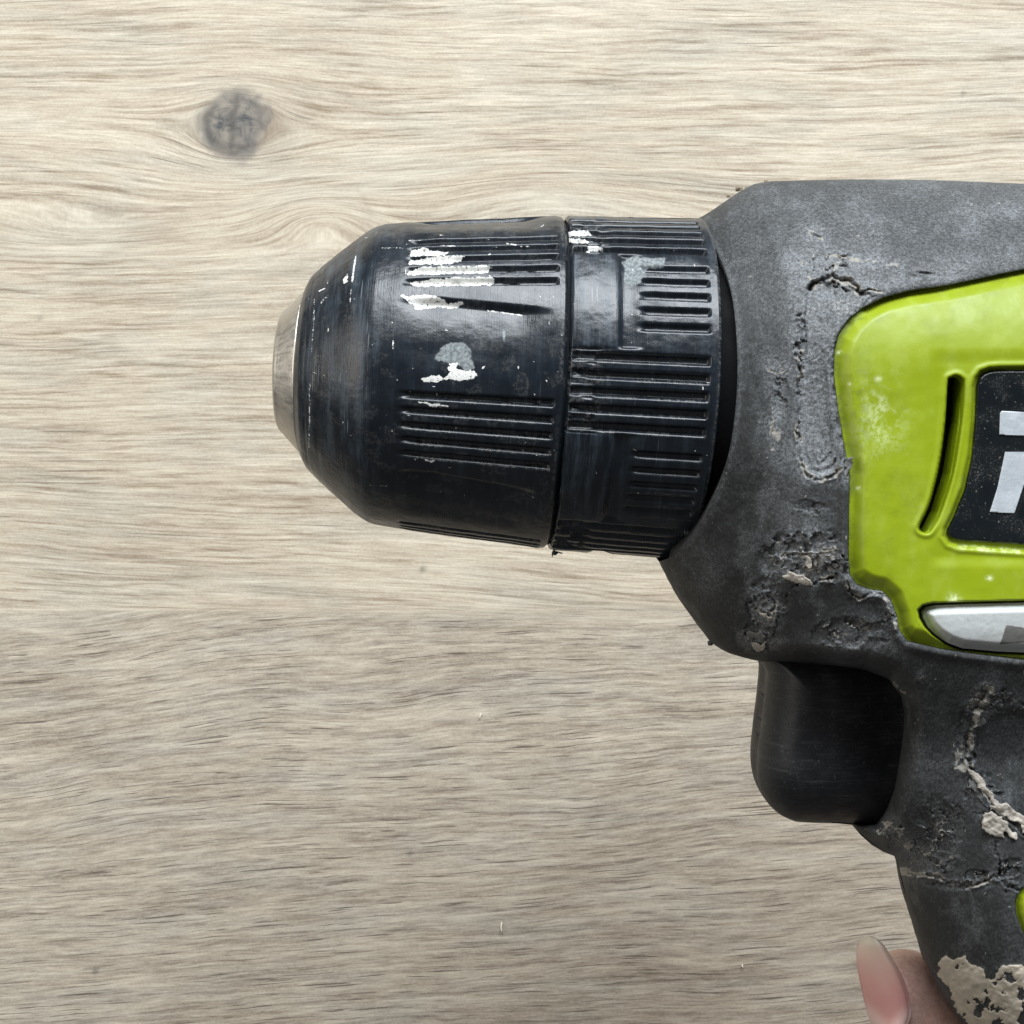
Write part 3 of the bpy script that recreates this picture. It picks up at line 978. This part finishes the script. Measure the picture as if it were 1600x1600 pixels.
def wear(px, py):
    """fine relief and colour masks of the rubber"""
    z = (fbm(px, py, 60, 3, 40) - .5) * 4 + (fbm(px, py, 6, 3, 41) - .5) * 0.9
    pale = np.zeros_like(px)
    scuff_tone = 0.06 + 0.24 * ss(fbm(px, py, 90, 4, 42), .42, .72) + .12 * ss(px, 1230, 1400)
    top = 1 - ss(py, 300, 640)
    scuff_tone = scuff_tone + 0.34 * top * (.45 + .55 * ss(px, 1200, 1320))  # stronger light on the upper body, painted in as extra grey wear
    for i, (pts, w, dep, lip, pl) in enumerate(SCARS):
        P = np.array(pts)
        m = (px > P[:, 0].min() - 26) & (px < P[:, 0].max() + 26) & (py > P[:, 1].min() - 26) & (py < P[:, 1].max() + 26)
        if not m.any():
            continue
        x, y = px[m], py[m]
        x = x + (fbm(x, y, 5, 2, 300 + i) - .5) * 5
        d = line_d(x, y, pts, 5.0, 90 + i)
        k = 1.35 * ss(fbm(x, y, 34, 3, 150 + i), .26, .62)
        z[m] += -dep * .8 * k * np.exp(-(d / w) ** 2) + lip * .6 * (.2 + k) * fbm(x, y, 14, 2, 7) * 1.4 * np.exp(-((d - 2.2 * w) / (1.5 * w)) ** 2)
        pale[m] = np.maximum(pale[m], 3.0 * pl * k * (.1 + 1.2 * ss(fbm(x, y, 11, 3, 9), .35, .65)) * np.exp(-((d - 1.4 * w) / (1.1 * w)) ** 2))
        pale[m] = np.maximum(pale[m], 1.5 * pl * ss(fbm(x, y, 12, 4, 13), .50, .66) * np.exp(-(d / (5.5 * w)) ** 2))
        scuff_tone[m] += 0.35 * np.exp(-(d / 12) ** 2)
    sw = poly_sd(px, py, WORN)
    wn = ss(sw + (fbm(px, py, 12, 3, 7) - .5) * 8, -1, 3)
    z = z - wn * 5.5 + wn * (fbm(px, py, 5, 3, 55) - .5) * 3.0 * (1 - 0.6 * ss(py, 560, 640))
    # contour-like ripples at the bottom of the worn hollow
    z = z + wn * 0.8 * np.sin(sw / 1.7) * ss(py, 640, 700)
    scuff_tone = scuff_tone + wn * (0.75 + .5 * (fbm(px, py, 18, 3, 57) - .3))
    # flaking: broken little ridges and pits round the damage
    fz = np.zeros_like(px)
    for cx, cy, rx, ry, k in ((1262, 872, 74, 46, 1), (1200, 944, 34, 42, .95), (1182, 998, 36, 24, .95), (1270, 805, 50, 36, .42), (1330, 990, 80, 30, .55),
                              (1375, 1290, 30, 20, .8), (1300, 415, 60, 26, .6), (1222, 615, 18, 60, .42), (1470, 1290, 50, 60, .5), (1430, 1340, 60, 30, .95), (1500, 1374, 64, 16, .9),
                              (1402, 1305, 18, 20, .7), (1570, 1094, 60, 18, 1.0), (1512, 1150, 16, 50, 1), (1536, 1240, 34, 36, .7), (1250, 545, 12, 60, .8),
                              (1300, 450, 50, 22, .5), (1325, 730, 10, 24, .7), (1385, 955, 26, 30, .5), (1460, 1345, 40, 26, .6), (1585, 1370, 30, 30, .8)):
        fz = np.maximum(fz, k * np.exp(-(((px - cx) / rx) ** 2 + ((py - cy) / ry) ** 2) ** 1.5))
    # skins of rubber torn away: flat islands with a crisp ragged step round each
    qx = px + (fbm(px, py, 9, 3, 5) - .5) * 9
    qy = py + (fbm(px, py, 9, 3, 6) - .5) * 9
    isl = fbm(qx, qy * 1.25, 34, 3, 201) + .16 * (fz - .75)
    gate = ss(fz, .22, .5)
    peel = ss(isl, .500, .520) * gate
    rimm = np.exp(-((isl - .494) / .012) ** 2) * gate
    isl2 = fbm(qx + 60, qy, 22, 3, 221) + .12 * (fz - .8)
    peel2 = ss(isl2, .53, .55) * gate
    rim2 = np.exp(-((isl2 - .524) / .012) ** 2) * gate
    z = z - 5.0 * peel + 2.2 * rimm - 3.5 * peel2 + 1.6 * rim2 + gate * (fbm(px, py, 6, 3, 207) - .5) * 2.0
    pale = np.maximum(pale, np.maximum(rimm, rim2) * .80 * ss(fbm(px, py, 26, 3, 209), .36, .60))
    pale = np.maximum(pale, peel * .42 * ss(fbm(px, py, 18, 3, 211), .46, .66))
    scuff_tone = scuff_tone + .45 * peel * fbm(px, py, 9, 3, 213)
    scuff_tone = scuff_tone + .30 * fz
    pale = np.maximum(pale, wn * (.17 + .26 * ss(fbm(px, py, 24, 4, 58), .38, .66)) * (1 - .25 * ss(py, 470, 600)))
    sm = ss(poly_sd(px, py, SMOOTHED) + (fbm(px, py, 20, 3, 6) - .5) * 16, -8, 12)
    scuff_tone = scuff_tone * (1 - .7 * sm)
    z = z - 2 * sm
    for cx, cy, rx, ry, k in ((1305, 412, 60, 18, .34), (1390, 440, 60, 10, .26), (1240, 480, 14, 70, .26), (1500, 410, 70, 20, .18), (1350, 975, 45, 26, .36), (1300, 1000, 70, 18, .24), (1480, 1280, 60, 40, .16), (1440, 1220, 40, 60, .14),
                              (1110, 900, 22, 40, .16), (1330, 1010, 60, 12, .18), (1262, 872, 46, 20, .30), (1190, 945, 22, 26, .22), (1215, 680, 8, 14, .65),
                              (1217, 440, 50, 60, .05), (1430, 1320, 40, 22, .28), (1265, 365, 26, 20, .18), (1230, 700, 40, 150, .12),
                              (1560, 330, 60, 16, .16), (1250, 320, 22, 10, .18), (1270, 825, 26, 30, .22), (1480, 1190, 60, 10, .10), (1600, 1520, 90, 50, .2)):
        e = np.exp(-((px - cx) / rx) ** 2 - ((py - cy) / ry) ** 2)
        pale = np.maximum(pale, k * 1.15 * e * (0.5 + fbm(px, py, 8, 3, 66)))
        scuff_tone = scuff_tone + .35 * e
    r3 = np.random.default_rng(9)
    for _ in range(170):
        x0, y0 = r3.uniform(1090, 1600), r3.uniform(290, 1500)
        an, L = r3.uniform(0, 3.14), r3.uniform(1.5, 7)
        m = (np.abs(px - x0) < 14) & (np.abs(py - y0) < 14)
        if m.any():
            x, y = px[m], py[m]
            d = line_d(x, y, [(x0, y0), (x0 + L * math.cos(an), y0 + L * math.sin(an))])
            pale[m] = np.maximum(pale[m], r3.uniform(.4, .9) * np.exp(-(d / 1.1) ** 2))
    # round palm button at the right edge
    rr = np.hypot(px - DIMPLE_C[0], (py - DIMPLE_C[1]) * .82) / DIMPLE_R
    z = z - 7 * (1 - ss(rr, .86, 1.0))
    scuff_tone = scuff_tone + .22 * (1 - ss(rr, .8, .95)) + .3 * np.exp(-((rr - 1.02) / .1) ** 2) * (py < 1200)
    # dried clay at the foot
    CL = [(1468, 1500), (1480, 1488), (1500, 1496), (1530, 1515), (1548, 1530), (1562, 1512), (1600, 1506), (1700, 1500), (1700, 1640), (1560, 1640), (1520, 1600), (1486, 1560), (1470, 1530)]
    cx_ = px + (fbm(px, py, 24, 4, 31) - .5) * 26
    cy_ = py + (fbm(px, py, 24, 4, 32) - .5) * 30
    clay = ss(poly_sd(cx_, cy_, CL), -5, 5)
    clay = clay * (1 - .9 * ss(fbm(px + .4 * py, py - .5 * px, 20, 4, 36), .60, .68))
    z = z + clay * (2.5 + 5 * (fbm(px, py, 12, 4, 37) - .5))
    scuff_shade = np.clip(scuff_tone * (1 - .55 * ss(py, 980, 1120)), 0, 1.4)  # weaker light low down and on the handle, painted by thinning the wear
    return z, scuff_shade, pale, clay


def housing_h(px, py):
    h = body_h(px, py)
    z, _, _, _ = wear(px, py)
    sd = poly_sd(px, py, HOUSE)
    h = h + z * ss(sd, 0, 14)
    pi = poly_sd(px, py, PANEL)
    h = h + 5 * np.exp(-((pi + 9) / 7) ** 2)
    h = h - 34 * ss(pi, -1.5, 1.5) - 60 * ss(pi, 30, 50) * (py < 925) * (px > 1400)
    ii = poly_sd(px, py, INLAY)
    h = h - 20 * ss(ii, -1, 2)
    return h


def housing_at(px, py):
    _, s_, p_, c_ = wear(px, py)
    pi = poly_sd(px, py, PANEL)
    p_ = np.maximum(p_, .36 * np.exp(-((pi + 3) / 1.6) ** 2) * ss(fbm(px, py, 22, 3, 81), .5, .65) * (py > 560))
    edge = np.exp(-((px - mouth_x(py) - 5) / 4) ** 2) * .30 * (py < 860)
    return dict(scuff_tone=s_ + edge, pale=p_, dark=np.zeros_like(px), clay=c_)


def build_housing():
    xs = axis_pts(1015, 2200, 1.65, 1020, 1608, 1.25, 22)
    ys = axis_pts(270, 2080, 1.65, 276, 1608, 1.25, 22)
    keep = lambda X, Y: X > mouth_x(Y)
    X, Y = np.meshgrid(xs, ys)
    # quick reject far from the outline is not needed: the grid is clipped in patch_arrays
    px, py, h, f = patch_arrays(HOUSE, xs, ys, lambda a, b: a * 0, keep)
    mx = mouth_x(py)
    px = np.where((px < mx) & (py > 340) & (py < 876), mx, px)      # rim pulled onto the mouth arc
    h = housing_h(px, py)
    top = unproj(px, py, h)
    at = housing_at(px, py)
    n = len(px)
    # rim that turns inwards at the mouth
    be = boundary_edges(f)
    isM = (np.abs(px - mx) < 2.5) & (py > 345) & (py < 872)
    me = be[isM[be[:, 0]] & isM[be[:, 1]]]
    ids = np.unique(me)
    rp = {v: i for i, v in enumerate(ids)}
    ring1 = top[ids].copy()
    cen = (O_PX + 250 * ax) * K
    dirv = ring1 - cen
    dirv -= np.outer(dirv @ ax, ax)
    ring2 = ring1 - dirv * (22 / 260) + ax * 6 * K
    rf = np.array([[b_, a_, n + rp[a_], n + rp[b_]] for a_, b_ in me])
    verts = [top, ring2]
    faces = [f, rf]
    base = n + len(ids)
    # underside, coarser
    xs2 = axis_pts(1015, 2200, 9, 1020, 1700, 1.2, 26)
    ys2 = axis_pts(270, 2080, 9, 276, 1700, 1.2, 26)
    qx, qy, _, f2 = patch_arrays(HOUSE, xs2, ys2, lambda a, b: a * 0, keep)
    hb = -body_h(qx, qy) * .98
    bot = unproj(qx, qy, hb)
    bot[:, 0:2] = unproj(qx, qy, hb * 0)[:, 0:2]
    verts.append(bot)
    faces.append(f2[:, ::-1] + base)
    V = np.concatenate(verts)
    ex = len(V) - n
    at = {k: np.concatenate([v, np.full(ex, .3 if k == 'scuff_tone' else (1.0 if k == 'dark' else 0.0))]) for k, v in at.items()}
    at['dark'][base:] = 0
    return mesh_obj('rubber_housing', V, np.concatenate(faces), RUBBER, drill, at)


housing = build_housing()
housing['label'] = 'cracked and torn dark grey rubber housing'


# --- lime side panel
def panel_h(px, py):
    sd = poly_sd(px, py, PANEL)
    b = body_h(px, py)
    wid = 24 + 6 * ss(px, 1380, 1330)
    z = -11 + 13 * ss(sd, 1, wid) 
    # broad step down round the label and the slot
    lowr = ss(px, 1440, 1475) * ss(py, 542, 570) * (1 - ss(py, 868, 890))
    z = z - 3.0 * lowr
    sl = poly_sd(px, py, SLOT)
    # deep slot with a sloping right wall
    right = np.interp(py, [590, 660, 740, 800, 830], [1507, 1504, 1491, 1472, 1456])
    dr = right - px
    deep = ss(sl, -1.0, 2.0) * (6 + 54 * ss(dr, 0, 20))
    rc = ss(poly_sd(px, py, RECESS), -2.0, 3.0) * 13
    sg = ss(poly_sd(px, py, SELGAP), -1.0, 1.5) * 26
    z = z + 2.0 * np.exp(-((sl + 4) / 4) ** 2) + 1.6 * np.exp(-((poly_sd(px, py, RECESS) + 5) / 4) ** 2)
    z = z + (fbm(px, py, 60, 3, 50) - .5) * 2.2
    return b + z - np.maximum(np.maximum(deep, rc), sg)


def panel_at(px, py):
    sd = poly_sd(px, py, PANEL)
    sl = poly_sd(px, py, SLOT)
    dirt = 0.9 * np.exp(-((sd - 1) / 10) ** 2) * ss(fbm(px, py, 26, 4, 1), .28, .6)
    dirt = np.maximum(dirt, .30 * ss(fbm(px, py, 70, 5, 91), .52, .74))
    dirt = np.maximum(dirt, .40 * np.exp(-((sd - 26) / 5) ** 2) * ss(fbm(px, py, 20, 4, 92), .50, .66))
    e = np.exp(-((px - 1345) / 16) ** 2 - ((py - 640) / 75) ** 2)
    dirt = np.maximum(dirt, .85 * e * ss(fbm(px, py, 12, 4, 61), .50, .66))
    e2 = np.exp(-((px - 1385) / 24) ** 2 - ((py - 850) / 40) ** 2)
    dirt = np.maximum(dirt, .35 * e2 * ss(fbm(px, py, 30, 3, 62), .4, .65))
    gr = np.maximum(np.exp(-((poly_sd(px, py, RECESS) - 2.5) / 2.5) ** 2) * .75, np.exp(-((poly_sd(px, py, SELGAP) - 0) / 2.5) ** 2) * .6)
    dirt = np.maximum(dirt, gr * ss(fbm(px, py, 14, 3, 63), .42, .6))
    pale = .5 * np.exp(-((px - 1375) / 34) ** 2 - ((py - 650) / 60) ** 2) * ss(fbm(px, py, 26, 4, 64), .45, .65)
    for x0, y0, r_ in ((1311, 551, 4), (1342, 763, 4), (1546, 903, 5), (1372, 592, 5), (1328, 600, 3), (1490, 935, 9)):
        pale = np.maximum(pale, np.exp(-((px - x0) ** 2 + ((py - y0) * 1.3) ** 2) / r_ ** 2))
    d = line_d(px, py, [(1331, 502), (1341, 499), (1352, 498)], 1.5, 4)
    dirt = np.maximum(dirt, 1.0 * np.exp(-(d / 1.3) ** 2))
    right = np.interp(py, [590, 660, 740, 800, 830], [1507, 1504, 1491, 1472, 1456])
    dark = ss(sl, 0, 2.5) * ss(right - px, 11, 18)
    sg = ss(poly_sd(px, py, SELGAP), .5, 2.5)
    # light on the recess wall under the label, painted as a pale line
    low = np.exp(-((py - (855 + (px - 1500) * .06)) / 4.5) ** 2) * ss(px, 1485, 1520) * (px < 1760)
    pale = np.maximum(pale, low * ss(fbm(px, py, 16, 3, 65), .30, .55))
    dirt = dirt * (1 - low)
    return dict(dirt=dirt, pale=np.clip(pale, 0, 1), dark=np.maximum(dark, sg * .9))


PX_ = axis_pts(1298, 1870, 1.7, 1300, 1606, 1.25, 14)
PY_ = np.arange(396, 1044, 1.7)
lime = patch('side_panel', PANEL, 1.7, panel_h, 14, LIME, drill, panel_at, PX_, PY_)
lime['label'] = 'lime green side panel with a curved black slot'


def plate_h(px, py):
    sd = poly_sd(px, py, PLATEP)
    return body_h(px, py) - 10 + 2.5 * ss(sd, 0, 3) + (fbm(px, py, 40, 3, 2) - .5) * 1.5


plate = patch('label_plate', PLATEP, 2.5, plate_h, 6, PLATE, drill)
plate['label'] = 'scratched glossy black label plate with silver lettering'

# lettering on the plate: the cut-off first letter
for poly in ([(1563, 645), (1566, 642), (1600, 644), (1650, 650), (1668, 664), (1660, 690), (1644, 690), (1640, 682), (1600, 681), (1562, 679)],
             [(1571, 706), (1650, 706), (1664, 722), (1662, 740), (1640, 752), (1655, 802), (1622, 802), (1609, 758), (1600, 757), (1585, 802), (1547, 800), (1559, 762)]):
    patch('letter_stroke', poly, 2.2, lambda a, b: plate_h(a, b) + 1.6, 2, FOIL, plate)


def sel_h(px, py):
    sd = poly_sd(px, py, SEL)
    lw = 1 - ss(py + (1500 - px) * .12 * (px < 1500), 955, 1015)
    return body_h(px, py) - 12 + 15 * ss(sd, 0, 15) + 3 * lw - 5 * (1 - ss(px, 1445, 1480)) + (fbm(px, py, 9, 3, 2) - .5) * .7


selector = patch('direction_selector', SEL, 1.8, sel_h, 24, SILVER, drill)
selector['label'] = 'silver grey direction selector with an arrow'
patch('arrow_mark', [(1573, 976), (1604, 981), (1660, 993), (1604, 1002), (1562, 1007), (1566, 998)], 2.0, lambda a, b: sel_h(a, b) + 1.0, 2, ARROW, selector)


def inlay_h(px, py):
    sd = poly_sd(px, py, INLAY)
    return body_h(px, py) - 9 + 11 * ss(sd, 0, 14)


patch('grip_inlay', INLAY, 2.5, inlay_h, 14, LIME, drill,
      lambda a, b: dict(dirt=.7 * np.exp(-(poly_sd(a, b, INLAY) / 6) ** 2), pale=a * 0, dark=a * 0))

# --- trigger
TRG = smooth_poly([(1194, 1018), (1196, 1050), (1193, 1090), (1187, 1140), (1182, 1190), (1185, 1225), (1196, 1250), (1215, 1270), (1236, 1281),
                   (1256, 1285), (1330, 1287), (1400, 1290), (1480, 1290), (1560, 1240), (1560, 1100), (1500, 1018), (1300, 1008)], 4)


def trig_h(px, py):
    sd = np.maximum(poly_sd(px, py, TRG), 0)
    q = np.clip(np.clip(sd / 84, 0, 1) + 0 * px, 0, 1)
    h = 104 * np.sqrt(np.maximum(1 - (1 - q) ** 2, 0))
    h = h - 22 * ss(px, 1300, 1410)
    return h + (fbm(px, py, 60, 3, 70) - .5) * 2 * ss(sd, 2, 14)


def build_trigger():
    xs = np.arange(1176, 1570, 2.4)
    ys = np.arange(1006, 1296, 2.4)
    px, py, h, f = patch_arrays(TRG, xs, ys, trig_h)
    top = unproj(px, py, h)
    bot = unproj(px, py, -h)
    bot[:, :2] = top[:, :2]
    be = boundary_edges(f)
    n = len(px)
    sk = np.stack([be[:, 1], be[:, 0], be[:, 0] + n, be[:, 1] + n], -1)
    return mesh_obj('trigger', np.concatenate([top, bot]), np.concatenate([f, f[:, ::-1] + n, sk]), TRIG, drill)


trig = build_trigger()
trig['label'] = 'smooth black variable-speed trigger'


# --- torn tongues of rubber standing off the housing
def flap(poly, lift, curl, mat, seed=0, name='torn_rubber_flap', thick=2.5, rag=3.0):
    rg = np.random.default_rng(seed)
    P = np.array(poly, float)
    for lev in range(3):                                   # ragged outline by midpoint displacement
        Q = np.roll(P, -1, axis=0)
        L_ = np.linalg.norm(Q - P, axis=1, keepdims=True)
        mid = (P + Q) / 2 + rg.normal(0, .13, P.shape) * L_
        P = np.stack([P, mid], 1).reshape(-1, 2)
    c = P.mean(0)

    def hf(px, py):
        sd = np.maximum(poly_sd(px, py, P), 0)
        z = lift + curl * (fbm(px, py, 22, 3, seed) - .35) + 0.8 * np.sqrt(np.minimum(sd, 2)) + 1.4 * (fbm(px, py, 6, 3, seed + 1) - .5)
        return body_h(px, py) + z
    return patch(name, P, 1.2, hf, thick * .7, mat, drill)


flap([(1222, 900), (1230, 896), (1246, 898), (1256, 897), (1264, 905), (1270, 912), (1262, 916), (1250, 911), (1236, 908), (1226, 905)], 1, 9, TORN, 1)
flap([(1260, 868), (1267, 872), (1269, 882), (1264, 889), (1258, 880)], 0, 8, TORN, 2)
flap([(1276, 890), (1280, 870), (1292, 864), (1300, 874), (1311, 884), (1300, 883), (1292, 880), (1284, 892)], 0, 7, TORND, 3)
flap([(1186, 956), (1198, 959), (1208, 965), (1206, 968), (1194, 965)], 0, 6, TORN, 4)
flap([(1166, 990), (1174, 987), (1182, 989), (1190, 987), (1197, 995), (1188, 1000), (1172, 998)], 0, 8, TORND, 5)
flap([(1173, 1004), (1198, 1002), (1196, 1010), (1186, 1019), (1178, 1014)], -2, 5, TORN, 6)
flap([(1513, 1202), (1522, 1205), (1536, 1216), (1546, 1236), (1560, 1252), (1580, 1262), (1610, 1282), (1612, 1292), (1585, 1284), (1562, 1270), (1543, 1258),
      (1556, 1260), (1548, 1248), (1538, 1238), (1528, 1226), (1518, 1212)], 3, 10, TORN, 7)
flap([(1516, 1215), (1526, 1224), (1536, 1240), (1545, 1262), (1536, 1254), (1524, 1240)], 0, 6, TORND, 17)
flap([(1536, 1276), (1548, 1268), (1566, 1276), (1576, 1288), (1590, 1304), (1588, 1313), (1578, 1308), (1572, 1298), (1566, 1300), (1571, 1310), (1556, 1307), (1540, 1300), (1535, 1288)],
     2, 10, TORN, 8)
flap([(1325, 715), (1334, 713), (1333, 722), (1325, 738), (1318, 750), (1320, 732)], 2, 6, TORND, 9)
flap([(1596, 1288), (1612, 1290), (1612, 1310), (1598, 1302)], 2, 6, TORN, 12)
flap([(1524, 1122), (1530, 1118), (1538, 1122), (1540, 1130), (1532, 1134), (1525, 1130)], 0, 8, TORND, 13)


def blob(name, px, py, h, r, mat, parent, seed):
    """small lumpy crumb"""
    rg = np.random.default_rng(seed)
    vs, n, m_ = [], 8, 6
    c = unproj(np.array(float(px)), np.array(float(py)), np.array(float(h)))
    for i in range(m_ + 1):
        for j in range(n):
            th, p = math.pi * i / m_, 2 * math.pi * j / n
            rr = r * (0.65 + .6 * rg.random()) * K
            vs.append(c + np.array([math.sin(th) * math.cos(p) * 1.3, math.sin(th) * math.sin(p), .8 * math.cos(th)]) * rr)
    fs = [(i * n + j, i * n + (j + 1) % n, (i + 1) * n + (j + 1) % n, (i + 1) * n + j) for i in range(m_) for j in range(n)]
    return mesh_obj(name, vs, fs, mat, parent, {}, False)


blob('dirt_crumb', 1154, 295, 8, 4.5, CRUMB, drill, 1)
blob('dirt_crumb', 1138, 306, 8, 2.6, CRUMB, drill, 2)
blob('dirt_crumb', 1197, 284, 8, 3.0, CRUMB, drill, 3)
blob('dirt_crumb', 1110, 1005, 6, 4.0, TORND, drill, 4)
blob('dirt_crumb', 867, 864, 0, 4.0, TORND, drill, 6)


def sliver(name, p0, p1, w, h, mat, parent):
    a = unproj(np.array(float(p0[0])), np.array(float(p0[1])), np.array(float(h)))
    b = unproj(np.array(float(p1[0])), np.array(float(p1[1])), np.array(float(h + w)))
    d = (b - a) / np.linalg.norm(b - a)
    sx_ = np.cross(d, [0, 0, 1.0])
    up = np.cross(sx_, d)
    vs = []
    for t, k in ((0, .7), (.35, 1), (.7, .9), (1, .2)):
        c = a + (b - a) * t + sx_ * math.sin(t * 3) * w * K * .5
        for q in range(6):
            an = q * math.pi / 3
            vs.append(c + (sx_ * math.cos(an) + up * math.sin(an)) * w * K * .5 * k)
    fs = [(i * 6 + j, i * 6 + (j + 1) % 6, (i + 1) * 6 + (j + 1) % 6, (i + 1) * 6 + j) for i in range(3) for j in range(6)]
    fs += [tuple(range(5, -1, -1)), tuple(range(18, 24))]
    return mesh_obj(name, vs, fs, mat, parent)


sliver('rubber_shred', (868, 856), (863, 871), 3.0, 6, TORND, drill)
sliver('rubber_shred', (872, 862), (880, 864), 2.5, 4, TORND, drill)
sliver('rubber_shred', (1112, 1000), (1107, 1009), 2.5, 6, TORND, drill)

# ------------------------------------------------------------------ bits lying on the wood
for i, (p0, p1, w, lab) in enumerate((((784, 1441), (785, 1459), 5.5, 'tiny pale splinter on the wood below the chuck, longest of the three'),
                                      ((1160, 1507), (1162, 1512), 6, 'tiny pale wood chip on the wood left of the fingertip'),
                                      ((752, 1115), (750, 1124), 4, 'tiny pale splinter on the wood halfway up, below the chuck'))):
    s_ = sliver('wood_splinter', p0, p1, w, FLOOR + w * .5, CHIP, None)
    s_['label'] = lab
    s_['category'] = 'splinter'
    s_['group'] = 'tiny splinters lying on the wood'


# ------------------------------------------------------------------ hand holding the handle from behind
def tube_mesh(pts, radii, flat=1.0, seg=18, up=(0, 0, 1)):
    """closed rounded tube through world points given in px units"""
    P = smooth_poly(pts, 8, False)
    Rr = np.interp(np.linspace(0, len(pts) - 1, len(P)), range(len(pts)), radii)
    vs, fs = [], []
    L = len(P)
    rings = []
    for i in range(L):
        t = P[min(i + 1, L - 1)] - P[max(i - 1, 0)]
        t = t / np.linalg.norm(t)
        s = np.cross(t, up)
        s /= np.linalg.norm(s)
        u = np.cross(s, t)
        rings.append((P[i], t, s, u, Rr[i]))
    full = []
    p, t, s, u, r = rings[0]
    for k in (0.05, .3, .55, .8, .95):
        a = math.asin(k)
        full.append((p - t * r * math.cos(a) * 1.0, s, u, r * k))
    for (p, t, s, u, r) in rings:
        full.append((p, s, u, r))
    p, t, s, u, r = rings[-1]
    for k in (.95, .8, .55, .3, .05):
        a = math.asin(k)
        full.append((p + t * r * math.cos(a), s, u, r * k))
    for (p, s, u, r) in full:
        for j in range(seg):
            an = 2 * math.pi * j / seg
            vs.append(p + s * r * math.cos(an) + u * r * flat * math.sin(an))
    n = len(full)
    for i in range(n - 1):
        for j in range(seg):
            fs.append((i * seg + j, i * seg + (j + 1) % seg, (i + 1) * seg + (j + 1) % seg, (i + 1) * seg + j))
    fs.append(tuple(range(seg - 1, -1, -1)))
    fs.append(tuple(range((n - 1) * seg, n * seg)))
    return np.array(vs), fs


def W(px, py, h):
    f = 1 - h / D
    return np.array([(px - 800) * f, (800 - py) * f, h])


# each digit from tip to knuckle: fingers pass under the handle, thumb goes up its far side
FING = [W(1415, 1550, -128), W(1474, 1640, -150), W(1560, 1740, -190), W(1690, 1840, -250)]
digits = [
    (FING, [71, 85, 92, 96]),
    ([W(1520, 1760, -150), W(1600, 1810, -215), W(1720, 1880, -265), W(1850, 1930, -290)], [72, 84, 90, 96]),
    ([W(1590, 1910, -160), W(1670, 1945, -225), W(1790, 1990, -275), W(1900, 2020, -300)], [68, 80, 88, 94]),
    ([W(1680, 2040, -170), W(1750, 2065, -235), W(1850, 2095, -285), W(1940, 2110, -305)], [60, 70, 78, 88]),
    ([W(1960, 1520, -60), W(1990, 1640, -90), W(2030, 1800, -180), W(2060, 1980, -270)], [76, 92, 104, 120]),
    ([W(1740, 1860, -270), W(1900, 1960, -310), W(2080, 2080, -330), W(2260, 2260, -340)], [100, 150, 190, 170]),
    ([W(1850, 1960, -300), W(2000, 2080, -320), W(2160, 2200, -335), W(2420, 2480, -340)], [130, 165, 185, 160]),
]
hv, hf_ = [], []
for pts, rad in digits:
    v_, f_ = tube_mesh(np.array(pts), rad, 0.9)
    off = sum(len(q) for q in hv)
    hv.append(v_)
    hf_ += [tuple(i + off for i in q) for q in f_]
hand_raw = mesh_obj('hand_raw', np.concatenate(hv) * K, hf_, SKIN)
rm = hand_raw.modifiers.new('join', 'REMESH')
rm.mode = 'VOXEL'
rm.voxel_size = 7 * K
sm_ = hand_raw.modifiers.new('smooth', 'SMOOTH')
sm_.factor = 0.5
sm_.iterations = 10
bpy.context.view_layer.update()
dg = bpy.context.evaluated_depsgraph_get()
hm = bpy.data.meshes.new_from_object(hand_raw.evaluated_get(dg))
hm.name = 'hand'
# pull a fold of skin round the nail: done below in the coordinates of the finger tip
hand = bpy.data.objects.new('person', hm)
C.objects.link(hand)
bpy.data.objects.remove(hand_raw)
if not hm.materials:
    hm.materials.append(SKIN)
hm.polygons.foreach_set('use_smooth', np.full(len(hm.polygons), True))
hand['label'] = 'bare hand gripping the drill handle from behind, one fingertip with a pale nail showing'
hand['category'] = 'person'


def build_nail():
    """curved plate: free edge at the tip, cuticle towards the knuckle, outline read off the photo"""
    # left and right edge of the nail along its length (px), height of its crest
    L = smooth_poly([(1353, 1463), (1343, 1471), (1338, 1490), (1340, 1515), (1348, 1555), (1358, 1592), (1374, 1632)], 8, False)
    R = smooth_poly([(1366, 1465), (1380, 1477), (1396, 1502), (1411, 1530), (1421, 1560), (1422, 1592), (1398, 1630)], 8, False)
    n, m_ = len(L), 19
    vs, al, nv = [], [], []
    for i in range(n):
        t = i / (n - 1)
        for j in range(m_):
            q = j / (m_ - 1)
            p = L[i] * (1 - q) + R[i] * q
            dome = math.sqrt(max(1 - (2 * q - 1) ** 2 * .92, 0))
            endk = min(1, math.sqrt(t * 5 + .02))
            base = -118 + 66 * q                      # the plate faces up and to the left
            h = base + 36 * dome * (0.55 + .45 * endk) + 6 * math.sin(t * math.pi) - 10 * t
            vs.append(W(p[0], p[1], h) * K)
            al.append(t * (1.0 - .12 * (1 - abs(2 * q - 1))) + .04 * abs(2 * q - 1))
            nv.append((t, q, 0))
    nn = len(vs)
    vs += [v + np.array([0.3, 0, -1.0]) * 5 * K for v in vs]
    al, nv = al * 2, nv * 2
    fs = [(i * m_ + j, i * m_ + j + 1, (i + 1) * m_ + j + 1, (i + 1) * m_ + j) for i in range(n - 1) for j in range(m_ - 1)]
    fs = [f[::-1] for f in fs] + [tuple(k + nn for k in f) for f in fs]
    rim = [i * m_ for i in range(n)] + [(n - 1) * m_ + j for j in range(1, m_)] + [i * m_ + m_ - 1 for i in range(n - 2, -1, -1)] + list(range(m_ - 2, 0, -1))
    for a_, b_ in zip(rim, rim[1:] + rim[:1]):
        fs.append((a_, b_, b_ + nn, a_ + nn))
    return mesh_obj('fingernail', vs, fs, NAIL, hand, dict(along=al), True, dict(nv=nv))


build_nail()
